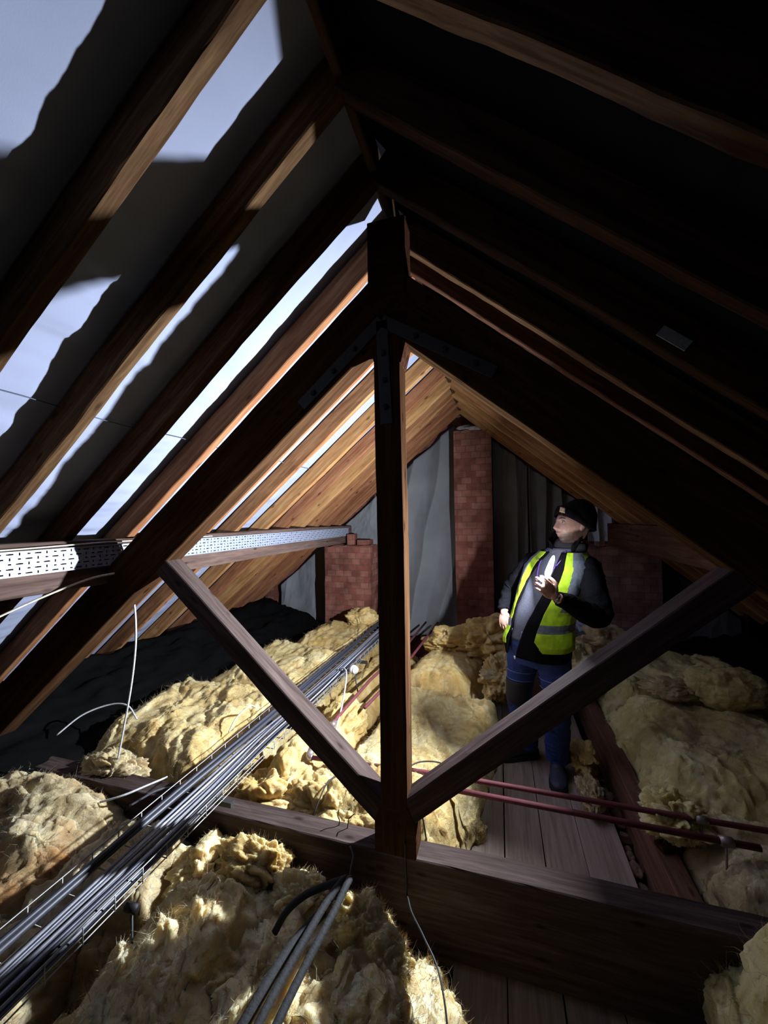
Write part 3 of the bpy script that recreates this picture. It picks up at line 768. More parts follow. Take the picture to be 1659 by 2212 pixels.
clump((.92, 3.9, .52), .17, M_WOOLG, 92, 'pinkish brown wool lump in front of the dusty right pier', (1.3, 1, .8))
clump((1.40, 3.05, .58), .17, M_WOOLR, 94, 'rolled olive wool bundle under the upper end of the right strut', (1.1, .9, .9), jag=.2)
clump((1.18, 3.1, .50), .13, M_WOOLG, 96, 'dusty torn wool scrap left of the rolled bundle', (1.4, 1, .5))
clump((.50, 2.84, .10), .10, M_WOOLB, 98, 'crumbly golden wool spilling onto the boards beside the binder', (.8, 1.6, .8), jag=.5)
clump((.49, 2.52, .06), .085, M_WOOLG, 99, 'dusty wool scrap against the binder just behind the man\'s front boot', (.8, 1.3, .8))
B('glass_wool_batt', [(.64, .95), (1.3, .85), (1.5, 1.45), (.66, 1.45)], .0, .49, M_WOOLR, 101, 'dim grey-yellow wool on the near side of the tie beam at bottom right', res=.009, fib=3000, amp=1.1, stretch=(.7, 1), rot=-.5, round_=.1)
clump((.46, 1.22, .10), .10, M_WOOLR, 103, 'loose wool scrap lying on the dark boards at lower right', (1.3, 1, .5))
clump((.50, 1.0, .06), .10, M_WOOLG, 104, 'dusty wool scrap at the bottom edge on the dark boards', (1.4, 1, .5))
clump((-.13, 1.83, .02), .05, M_WOOLB, 106, 'small yellow wool scrap on the boards right behind the tie beam', (1.2, 1, .7), sub=5)
clump((-.15, 2.12, .03), .045, M_WOOLB, 108, 'small yellow wool scrap on the boards under the red pipes', (1, 1, .9), sub=5)
# eaves: black polythene and rubble
def sheetfield(name, x0, x1, y0, y1, zf, mat, seed, label, cat, res=.03, amp=.03):
    nx, ny = int((x1-x0)/res), int((y1-y0)/res)
    X, Y = np.meshgrid(np.linspace(x0, x1, nx), np.linspace(y0, y1, ny), indexing='ij')
    Z = zf(X)+amp*1.6*fbm(X*5, Y*2.2, X*0, seed, 4, .55, 'b')+amp*1.0*fbm(X*14, Y*4, X*0, seed+3, 4, .6, 'r')
    idx = np.arange(nx*ny).reshape(nx, ny)
    q = np.stack([idx[:-1, :-1], idx[1:, :-1], idx[1:, 1:], idx[:-1, 1:]], -1).reshape(-1, 4)
    o = mk(name, np.stack([X, Y, Z], -1).reshape(-1, 3), q, mat); o.modifiers.new('s', 'SOLIDIFY').thickness = .003
    return tag(o, label, cat)
sheetfield('black_polythene', -3.15, -2.2, -.5, 4.8, lambda x: .28+.36*(-2.25-x), M_POLY, 3, 'creased black polythene sheet over the left eaves beside the wool', 'plastic sheet')
sheetfield('black_polythene', 1.8, 2.4, -.5, 4.9, lambda x: .30+.25*(x-1.8), M_POLY, 7, 'dark crumpled sheet along the right eaves beyond the wool', 'plastic sheet')
# white scrap sheet on the right wool, behind the man
def scrap():
    n = 26; U, V = np.meshgrid(np.linspace(0, 1, n), np.linspace(0, 1, n), indexing='ij')
    X = .72+.42*U-.1*V; Y = 4.05+.28*V; Z = .60+.05*V+.04*np.sin(U*9+V*5)+.03*fbm(U*6, V*6, U*0, 5, 3)-.05*U
    idx = np.arange(n*n).reshape(n, n); q = np.stack([idx[:-1, :-1], idx[1:, :-1], idx[1:, 1:], idx[:-1, 1:]], -1).reshape(-1, 4)
    o = mk('membrane_scrap', np.stack([X, Y, Z], -1).reshape(-1, 3), q, M_WHITE); o.modifiers.new('s', 'SOLIDIFY').thickness = .002
    tag(o, 'crumpled white membrane scrap lying on the wool behind the man\'s elbow', 'membrane scrap')
scrap()
# rubble in the gap between boards and binder, and between boards and batt
rg = random.Random(5)
for k in range(16):
    y = 1.72+k*.075; x = .565+rg.uniform(-.01, .015)
    rock('rubble_lump', (x+.048, y, -.045+rg.uniform(-.01, .015)), rg.uniform(.02, .036), M_DEBRIS, 200+k, 'pinkish brick rubble lump in the gap between the boards and the binder', 'rubble', (1, 1.3, .8), 'rubble in the gap by the binder')
for k in range(22):
    y = 1.68+rg.uniform(0, 1.5); x = -.225+.10*(y-1.6)*.9+rg.uniform(-.02, .05)
    x = min(x, -.10)
    rock('rubble_lump', (x-.02, y, .015+rg.uniform(0, .05)), rg.uniform(.018, .045), M_DEBRIS, 300+k, 'brown mortar rubble lump between the bright blanket and the walkway boards', 'rubble', (1, 1.2, .8), 'rubble along the left edge of the boards')
# two small pale chips on the boards
for c, l in (((.03, 1.95, .004), 'tiny pale plaster chip on the boards just behind the tie beam'), ((.24, 2.02, .004), 'tiny pale plaster chip on the boards between the shadows of the pipes')):
    rock('plaster_chip', c, .007, M_PLASTIC, int(c[0]*100)+2, l, 'chip', (1.3, 1, .5))

# ------------------------------------------------------------------ cable basket with cables
def basket():
    t = empty('cable_basket', (-1.31, 1.5, .47))
    tag(t, 'long zinc wire cable basket running from bottom left to the gable, full of cables', 'cable basket')
    ya, yb = .25, 4.55
    def cx(y): return -1.315+.055*np.clip((y-1.4)/3.1, 0, 1)
    ys = [ya+(yb-ya)*k/12 for k in range(13)]
    def long(dx, z, nm, r=.0023): tube(nm, [(cx(y)+dx, y, z) for y in ys], r, M_WIRE, t, 6, 2)
    zb = .462
    for dx, z in ((-.115, zb+.048), (-.115, zb+.020), (-.115, zb), (.115, zb+.048), (.115, zb+.020), (.115, zb), (-.05, zb), (.0, zb), (.05, zb)):
        long(dx, z, 'long_wire')
    y = ya; k = 0
    while y < yb:
        c = cx(y)
        tube('cross_wire', [(c-.117, y, zb+.048), (c-.117, y, zb-.003), (c+.117, y, zb-.003), (c+.117, y, zb+.048)], .0022, M_WIRE, t, 5, 1)
        y += .1; k += 1
    for y in (.52, 1.46, 2.1, 3.2):
        c = cx(y)
        v, f = boxg(c-.16, c+.16, y-.012, y+.012, zb-.028, zb-.006); mk('hanger_bar', v, f, M_STRAP, t, smooth=False)
    # threaded hanger legs down to the joists
    for y in (.98, 2.1):
        tube('hanger_rod', [(cx(y)+.15, y, zb-.01), (cx(y)+.15, y, .02)], .004, M_STRAP, t, 6, 1)
        tube('hanger_clamp', [(cx(y)+.13, y, zb-.012), (cx(y)+.17, y, zb-.012)], .014, M_BOLT, t, 8, 1)
    return cx
bx = basket()
CAB = [ # dx, dz, r, material, label
 (-.098, .014, .0115, M_CABB, 'thick dark blue cable against the far side of the basket'),
 (-.074, .014, .0115, M_CABB, 'second thick dark cable from the far side of the basket'),
 (-.087, .033, .008, M_CABB, 'dark cable stacked on the far pair in the basket'),
 (-.020, .010, .006, M_CABG, 'grey cable along the middle of the basket'),
 (.000, .009, .0055, M_CABP, 'white cable along the middle of the basket'),
 (.014, .010, .006, M_CABG, 'grey cable just right of the basket middle'),
 (.030, .010, .0065, M_CABK, 'black cable in the right half of the basket'),
 (.044, .009, .006, M_CABG, 'grey cable in the right half of the basket'),
 (.057, .010, .006, M_CABP, 'pale cable beside the black one in the basket'),
 (.071, .011, .0075, M_CABK, 'black cable near the right rail of the basket'),
 (.086, .010, .0065, M_CABG, 'grey cable against the right rail of the basket'),
 (.100, .010, .0065, M_CABK, 'black cable pressed to the right rail of the basket'),
 (.036, .022, .0055, M_CABG, 'grey cable riding on top of the bundle'),
 (.066, .024, .0055, M_CABP, 'white cable riding on top of the bundle'),
 (.082, .026, .006, M_CABB, 'dark cable riding on top near the right rail'),
]
rg = random.Random(11)
for k, (dx, dz, r, m, lab) in enumerate(CAB):
    pts = []
    ph = rg.uniform(0, 6)
    for i in range(22):
        y = .2+i*(4.35/21)
        w = .006*math.sin(y*1.9+ph)+.004*math.sin(y*4.3+ph*2)
        sh = .035*math.exp(-((y-1.9)/.35)**2)*(1 if dx > -.05 else 0)*(-.6)
        pts.append((bx(y)+dx+w+sh, y, .462+.003+dz+.003*math.sin(y*3+ph)))
    o = tube('data_cable', pts, r, m, None, 7, 3)
    tag(o, lab, 'cable', 'cables lying in the wire basket')

# ------------------------------------------------------------------ pipes
def pipe(name, pts, r, label, clips=()):
    t = empty(name, pts[0]); tag(t, label, 'pipe')
    tube('pipe_run', pts, r, M_PIPE, t, 12, 1)
    for k_, (c, d) in enumerate(clips):
        if abs(c[0]-.8) < .1: tube('bracket', [(c[0], c[1], c[2]-.012), (c[0], c[1], c[2]-.12)], .004, M_BRASS, t, 6, 1)
        c = Vector(c); d = Vector(d)*.022
        tube('pipe_clip', [c-d, c+d], r*1.5, M_BRASS, t, 12, 1)
    return t
pipe('heating_pipe', [(-1.01, 1.92, .40), (-.3, 1.965, .402), (.6, 1.962, .402), (1.5, 1.965, .405)], .0115, 'far one of the pair of red heating pipes crossing over the walkway', [((.80, 1.962, .402), (1, 0, 0))])
pipe('heating_pipe', [(-.36, 1.875, .40), (.3, 1.865, .402), (.95, 1.86, .400)], .0125, 'near one of the pair of red heating pipes, ending in the wool at right', [((.84, 1.861, .401), (1, 0, 0))])
t = pipe('heating_pipe', [(-1.02, 1.93, .41), (-1.015, 2.3, .43), (-.985, 2.87, .44), (-.90, 3.6, .44), (-.85, 4.55, .46)], .0115, 'red pipe running away from the elbow towards the gable, left of the king post', [((-1.01, 2.22, .427), (0.03, 1, .05))])
v, f = tubeg([(-1.0, 1.92, .40), (-1.018, 1.922, .402), (-1.022, 1.94, .408), (-1.021, 1.965, .412)], .0185, 12, 4); o = mk('elbow', v, f, M_BRASS, t)
pipe('heating_pipe', [(-.90, 2.5, .41), (-.80, 3.2, .43), (-.74, 3.9, .46), (-.70, 4.5, .48)], .0115, 'second red pipe towards the gable, just behind the king post')

# ------------------------------------------------------------------ loose cables
def cable(pts, r, m, label, name='cable', flat=1.0):
    return tag(tube(name, pts, r, m, None, 8, 8, flat), label, 'cable')
cable([(-1.97, 1.58, .44), (-1.93, 1.57, .56), (-1.82, 1.53, .85), (-1.765, 1.51, 1.06), (-1.75, 1.50, 1.20), (-1.752, 1.495, 1.29)], .0048, M_CABW, 'stiff white cable standing up out of the wool at left', 'loose_cable')
cable([(-2.05, .55, 1.12), (-2.0, .86, 1.24), (-1.93, 1.14, 1.36), (-1.86, 1.34, 1.435), (-1.80, 1.43, 1.455)], .0048, M_CABC, 'cream cable curving from the left edge to the dark principal rafter', 'loose_cable')
cable([(-2.55, 1.66, .44), (-2.48, 1.76, .52), (-2.36, 1.84, .56), (-2.24, 1.86, .56), (-2.14, 1.84, .50)], .005, M_CABW, 'white cable arching over the black polythene at left', 'loose_cable')
cable([(-1.50, 2.12, .52), (-1.49, 2.05, .56), (-1.53, 1.98, .52), (-1.54, 1.92, .46)], .005, M_CABC, 'short cream cable poking from the hole in the pale wool beside the basket', 'loose_cable')
cable([(-1.0, 2.16, .30), (-.99, 2.2, .38), (-1.03, 2.42, .46), (-1.10, 2.66, .52), (-1.17, 2.82, .52), (-1.25, 2.9, .50)], .006, M_CABW, 'white cable looping from the basket down behind the left strut', 'loose_cable')
cable([(-1.86, 1.40, .36), (-1.76, 1.44, .385), (-1.70, 1.53, .388), (-1.66, 1.6, .387)], .005, M_CABW, 'short white cable lying over the tie beam left of the basket', 'loose_cable')
cable([(-1.70, 1.42, .36), (-1.62, 1.5, .392), (-1.54, 1.56, .388), (-1.5, 1.6, .38)], .005, M_CABG, 'short grey cable over the tie beam close to the basket', 'loose_cable')
cable([(-.86, 1.63, .30), (-.84, 1.65, .36), (-.82, 1.74, .42), (-.76, 1.84, .43)], .0035, M_CABK, 'thin black cable curling up behind the tie beam', 'loose_cable')
cable([(-.372, 1.474, .44), (-.371, 1.470, .36), (-.365, 1.462, .26), (-.345, 1.40, .30), (-.31, 1.31, .345), (-.25, 1.22, .37), (-.19, 1.14, .36), (-.15, 1.02, .30), (-.13, .8, .12)], .0055, M_CABK, 'flat black cable hanging down the king post foot over the foreground wool', 'loose_cable', .5)
cable([(-.345, 1.60, .50), (-.335, 1.61, .47), (-.325, 1.64, .36), (-.31, 1.66, .20)], .0035, M_CABK, 'thin black cable behind the foot of the king post', 'loose_cable')
cable([(-.50, 1.88, .42), (-.42, 1.97, .44), (-.3, 2.0, .435), (-.22, 1.96, .40)], .0035, M_CABK, 'thin dark cable arching over the red pipes behind the king post', 'loose_cable')
cable([(-1.52, 1.22, .31), (-1.44, 1.0, .30), (-1.42, .9, .29)], .003, M_CABC, 'thin pinkish cable half buried in the dusty wool left of the basket', 'loose_cable')
# black foam-sleeved cables in the foreground
SL = [
 ([(-.545, 1.30, .41), (-.55, 1.27, .43), (-.575, 1.18, .425), (-.60, 1.0, .42), (-.61, .86, .42), (-.62, .70, .40), (-.64, .5, .35)], 'left foam-sleeved black pipe of the foreground pair, going off the bottom edge'),
 ([(-.530, 1.30, .41), (-.527, 1.27, .435), (-.535, 1.17, .43), (-.555, 1.0, .425), (-.565, .86, .42), (-.575, .70, .40), (-.59, .5, .35)], 'right foam-sleeved black pipe of the foreground pair, beside the pale wool strip'),
 ([(-.545, 1.285, .425), (-.60, 1.25, .42), (-.66, 1.21, .41), (-.71, 1.17, .38), (-.74, 1.14, .33)], 'black foam-sleeved pipe branching left over the foreground wool'),
]
for p, l in SL: tag(tube('sleeved_pipe', p, .0115, M_LAG, None, 10, 8), l, 'pipe', None)
tag(tube('sleeved_pipe', [(-.60, 1.22, .36), (-.645, 1.08, .37), (-.67, .9, .37), (-.70, .65, .33)], .016, M_LAG, None, 10, 6), 'thick black sleeved pipe sunk in the wool left of the foreground pair', 'pipe')
cable([(-.54, 1.31, .40), (-.535, 1.315, .44), (-.53, 1.325, .475), (-.545, 1.335, .50)], .003, M_CABG, 'grey cord end sticking up at the bend of the black pipes', 'loose_cable')
# white round box hanging by the basket
def rosebox():
    t = empty('junction_box', (-1.13, 2.90, .50)); tag(t, 'small round white junction box beside the far basket cables', 'junction box')
    v, f = tubeg([(-1.145, 2.90, .50), (-1.12, 2.885, .50)], .034, 20, 1); mk('lid', v, f, M_PLASTIC, t)
    v, f = tubeg([(-1.12, 2.885, .50), (-1.105, 2.876, .50)], .028, 20, 1); mk('back_plate', v, f, M_PLASTIC, t)
    tube('flex', [(-1.11, 2.88, .47), (-1.10, 2.86, .42), (-1.08, 2.85, .34)], .005, M_CABK, t, 6, 4)
rosebox()
# pale tag stapled to a dark rafter on the right slope
x = .50; zz = zroof(x, ZB)+.03
v, f = boxg(-.045, .045, -.002, .002, -.016, .016)
o = mk('paper_tag', v, f, M_PAPER, smooth=False, mat4=Matrix.Translation((.50, 1.303, zroof(.5, ZB)+.045)) @ Matrix.Rotation(math.atan(S), 4, 'Y'))
tag(o, 'small pale paper label stapled to a dark rafter on the right slope', 'label')
# ------------------------------------------------------------------ the man
M_BLACKF = plain('black_fleece', (.006, .006, .0075), .95, spec=.03, bump=.5, bscale=160)
M_KNIT = plain('black_knit', (.006, .006, .007), .95, spec=.03, bump=.6, bscale=220)
M_SHIRT = plain('grey_marl_jersey', (.10, .103, .135), .9, spec=.1, bump=.2, bscale=150)
M_SNOOD = plain('charcoal_snood', (.022, .022, .026), .9, spec=.08, bump=.3, bscale=120)
M_DENIM = plain('blue_denim', (.030, .055, .20), .85, spec=.15, bump=.35, bscale=190)
M_SEAM = plain('pale_denim_seam', (.16, .20, .42), .85)
M_PAD = plain('black_knee_pad', (.012, .012, .016), .8)
M_HIVIS = plain('hi_vis_yellow', (.36, .56, .02), .7, spec=.25, bscale=25)
M_REFL = plain('silver_reflective_tape', (.13, .15, .19), .55, .2)
M_PURPLE = plain('purple_lanyard', (.25, .10, .62), .6)
M_BOOT = plain('dark_blue_leather', (.028, .033, .06), .6, bump=.3, bscale=60)
M_SOLE = plain('black_rubber_sole', (.012, .012, .013), .8)
M_LACE = plain('navy_lace', (.05, .055, .10), .8)
M_TAN = plain('tan_patch', (.45, .33, .20), .8)
M_EYE = plain('eye_white', (.33, .31, .30), .3)
M_IRIS = plain('dark_iris', (.03, .02, .015), .2)
M_HAIR = plain('dark_brow_hair', (.035, .022, .016), .9)
M_LAMPB = plain('dark_lamp_body', (.03, .03, .035), .4)
def skin():
    m, nt, b = newmat('skin'); L = nt.links.new
    at = N(nt, 'ShaderNodeAttribute'); at.attribute_name = 'stubble'
    tc = N(nt, 'ShaderNodeTexCoord'); nz = N(nt, 'ShaderNodeTexNoise'); nz.inputs['Scale'].default_value = 60; L(tc.outputs['Object'], nz.inputs['Vector'])
    r = ramp(nt, [(.3, (.38, .21, .16)), (.7, (.48, .29, .23))]); L(nz.outputs['Fac'], r.inputs['Fac'])
    mx = N(nt, 'ShaderNodeMixRGB'); L(at.outputs['Fac'], mx.inputs['Fac']); L(r.outputs['Color'], mx.inputs[1]); mx.inputs[2].default_value = (.008, .006, .005, 1)
    L(mx.outputs[0], b.inputs['Base Color']); b.inputs['Roughness'].default_value = .5; b.inputs['Specular IOR Level'].default_value = .35
    b.inputs['Subsurface Weight'].default_value = .08; b.inputs['Subsurface Radius'].default_value = (.012, .005, .003); b.inputs['Subsurface Scale'].default_value = .5
    return m
M_SKIN = skin()

man = empty('person', (.25, 2.74, 0))
tag(man, 'man in black beanie, open hi-vis vest and blue jeans holding a glowing hand lamp', 'person')

fB = Vector((-.55, -.835, 0)).normalized(); lB = Vector((.835, -.55, 0)).normalized(); UP = Vector((0, 0, 1))
SEC = [ # z, cx, cy, half width, half depth
 (.74, .225, 2.715, .140, .105), (.82, .228, 2.712, .165, .120), (.90, .235, 2.705, .170, .130), (1.00, .252, 2.700, .158, .142),
 (1.10, .278, 2.695, .155, .150), (1.20, .310, 2.685, .160, .145), (1.30, .340, 2.675, .172, .132), (1.38, .362, 2.665, .174, .116),
 (1.43, .374, 2.660, .150, .100), (1.47, .386, 2.655, .108, .082), (1.50, .396, 2.650, .085, .072), (1.54, .406, 2.645, .066, .066)]
SECA = np.array(SEC)
def sec(z): return [float(np.interp(z, SECA[:, 0], SECA[:, k])) for k in (1, 2, 3, 4)]
def ringpt(z, th, off=0.0, p=2.4):
    cx, cy, w, d = sec(z); w += off; d += off
    s, c = math.sin(th), math.cos(th)
    r = (abs(s/w)**p+abs(c/d)**p)**(-1/p)
    v = Vector((cx, cy, z))+lB*(s*r)+fB*(c*r)
    return v

def shell(name, zs, th0, th1, off, mats, parent, nth=64, thick=.006, noise=.006, seed=1, matfn=None, skip=None, nfreq=14, close=False):
    V = []; F = []; MI = []
    nz = len(zs)
    ths = [[(th0(z) if callable(th0) else th0)+((th1(z) if callable(th1) else th1)-(th0(z) if callable(th0) else th0))*k/(nth-1) for k in range(nth)] for z in zs]
    for i, z in enumerate(zs):
        for k in range(nth):
            o_ = off(z, ths[i][k]) if callable(off) else off
            V.append(list(ringpt(z, ths[i][k], o_)))
    A = np.array(V); n = fbm(A[:, 0]*nfreq, A[:, 1]*nfreq, A[:, 2]*nfreq*.6, seed, 3)
    cc = np.array([[sec(z)[0], sec(z)[1], z] for z in zs for k in range(nth)])
    dirn = A-cc; dirn[:, 2] = 0; dirn /= np.linalg.norm(dirn, axis=1)[:, None]+1e-9
    A = A+dirn*(n*noise)[:, None]
    for i in range(nz-1):
        for k in range(nth-1):
            zc = (zs[i]+zs[i+1])/2; tc = (ths[i][k]+ths[i][k+1])/2
            if skip and skip(zc, tc): continue
            F.append((i*nth+k, i*nth+k+1, (i+1)*nth+k+1, (i+1)*nth+k)); MI.append(matfn(zc, tc) if matfn else 0)
    o = mk(name, A, F, mats, parent, mi=MI)
    s = o.modifiers.new('s', 'SOLIDIFY'); s.thickness = thick; s.offset = 1
    return o
D = math.radians

def sphereg(nu=64, nv=48):
    V = []; F = []
    for i in range(nv+1):
        t = PI*i/nv
        for j in range(nu):
            a = 2*PI*j/nu
            V.append((math.sin(t)*math.sin(a), math.sin(t)*math.cos(a), math.cos(t)))
    for i in range(nv):
        for j in range(nu):
            F.append((i*nu+j, (i+1)*nu+j, (i+1)*nu+(j+1) % nu, i*nu+(j+1) % nu))
    return np.array(V), F
# head frame
HC = Vector((.446, 2.62, 1.642))
hf = Vector((-.90, -.425, .07)).normalized(); hl = Vector((.43, -.90, .02)); hl = (hl-hf*hl.dot(hf)).normalized(); hu = hl.cross(hf)*-1
if hu.z < 0: hu = -hu
def H(x, y, z): return HC+(hl*x+hf*y+hu*z)*1.07
def head_geo():
    P, F = sphereg(150, 120)
    x, y, z = P[:, 0], P[:, 1], P[:, 2]
    X = x*.077; Y = y*.097; Z = z*.120
    low = np.clip(-z, 0, 1)
    X = X*(1-.36*low**1.4); Y = np.where(Y < 0, Y*(1-.25*low), Y*(1-.06*low))
    Y = np.where(Y > 0, Y+.016*low*np.clip(y, 0, 1), Y)
    front = np.clip(y, 0, 1)**.7*(y > 0)
    g = lambda cx, cz, sx, sz: np.exp(-((X-cx)/sx)**2-((Z-cz)/sz)**2)
    nose_len = np.interp(Z, [-.040, -.030, -.022, .0, .022, .034], [0, .016, .027, .018, .007, 0])
    d = nose_len*np.exp(-(np.abs(X)/np.interp(Z, [-.03, .02], [.0135, .009]))**2.2)
    d += .007*g(.014, -.027, .007, .008)+.007*g(-.014, -.027, .007, .008)
    d += .007*(np.exp(-((Z-.030)/.010)**2)*np.exp(-(X/.045)**4))
    d -= .010*(g(.030, .012, .015, .011)+g(-.030, .012, .015, .011))
    d += .003*(g(.030, .010, .010, .006)+g(-.030, .010, .010, .006))
    d += .006*np.exp(-((Z+.052)/.007)**2-(X/.024)**2)+.006*np.exp(-((Z+.066)/.007)**2-(X/.020)**2)
    d -= .006*np.exp(-((Z+.059)/.003)**2-(X/.024)**2)
    d -= .004*np.exp(-((Z+.078)/.006)**2-(X/.02)**2)
    d += .016*np.exp(-((Z+.095)/.017)**2-(X/.026)**2)
    d += .005*(g(.045, -.022, .022, .022)+g(-.045, -.022, .022, .022))
    d += .006*np.exp(-((Z+.05)/.03)**2)*np.exp(-(X/.04)**2)
    Y = Y+d*front
    V = [list(H(a, b, c)) for a, b, c in zip(X, Y, Z)]
    return V, F
def ear_geo(s):
    P, F = sphereg(20, 16)
    V = [list(H(s*(.074+.010*p[0]*s+.006*p[1]*0), -.008+.017*p[1]-.004*p[2], -.005+.030*p[2])) for p in P]
    return V, F
def ell(c, ax, r):
    """ellipsoid with axes list"""
    P, F = sphereg(24, 18)
    return [list(Vector(c)+ax[0]*(p[0]*r[0])+ax[1]*(p[1]*r[1])+ax[2]*(p[2]*r[2])) for p in P], F

def hand(wrist, fwd, back, side, curl, thumb_curl, spread, scale=1.0, thumb_side=1):
    """fwd: wrist to knuckles; back: normal of the back of the hand; side: towards the thumb"""
    fwd = fwd.normalized(); back = (back-fwd*back.dot(fwd)).normalized(); side = (side-fwd*side.dot(fwd)-back*side.dot(back)).normalized()
    G = []
    W = Vector(wrist); s = scale
    G.append(tubeg([W-fwd*.02, W+fwd*.015, W+fwd*.05, W+fwd*.085], [.024*s, .026*s, .034*s, .030*s], 16, 4, True, .55) if False else ell(W+fwd*.048*s, (fwd, side, back), (.052*s, .041*s, .0145*s)))
    G.append(ell(W+fwd*.006*s, (fwd, side, back), (.032*s, .028*s, .020*s)))
    lens = [(.042, .025, .020), (.047, .029, .022), (.043, .027, .021), (.034, .021, .018)]
    for k, (a, b, c) in enumerate(lens):
        u = (1.5-k)*.0205*s
        base = W+fwd*(.080-.006*abs(k-1))*s+side*u
        ang = 0; p = [base-fwd*.03*s, base]
        d = (fwd+side*spread*(1.5-k)*.12).normalized()
        cur = base
        for ln, cv in zip((a, b, c), curl if not isinstance(curl[0], tuple) else curl[k]):
            ang += cv
            dd = (d*math.cos(ang)-back*math.sin(ang))
            cur = cur+dd*ln*s; p.append(cur)
        G.append(tubeg(p, [.0088*s, .0098*s, .0086*s, .0078*s, .0066*s], 12, 4))
        G.append(ell(p[-1], (fwd, side, back), (.0068*s,)*3))
    b0 = W+fwd*.022*s+side*.026*s
    t1 = (fwd*.62+side*.72-back*.25).normalized(); t2 = (fwd*.9+side*.25-back*thumb_curl).normalized(); t3 = (fwd*.9-side*.1-back*(thumb_curl+.25)).normalized()
    p = [W+fwd*.01*s+side*.008*s, b0, b0+t1*.036*s, b0+t1*.036*s+t2*.030*s, b0+t1*.036*s+t2*.030*s+t3*.022*s]
    G.append(tubeg(p, [.014*s, .0145*s, .0115*s, .0102*s, .0075*s], 12, 4)); G.append(ell(p[-1], (fwd, side, back), (.0076*s,)*3))
    return G

# joints
R_SH, R_EL, R_WR = Vector((.225, 2.765, 1.385)), Vector((.080, 2.90, 1.190)), Vector((.026, 2.74, 1.070))
L_SH, L_EL, L_WR = Vector((.512, 2.570, 1.385)), Vector((.530, 2.42, 1.140)), Vector((.303, 2.285, 1.252))
R_HIP, R_KN, R_AN = Vector((.155, 2.765, .86)), Vector((.112, 2.80, .475)), Vector((.165, 2.92, .09))
L_HIP, L_KN, L_AN = Vector((.315, 2.66, .86)), Vector((.335, 2.645, .49)), Vector((.345, 2.80, .09))

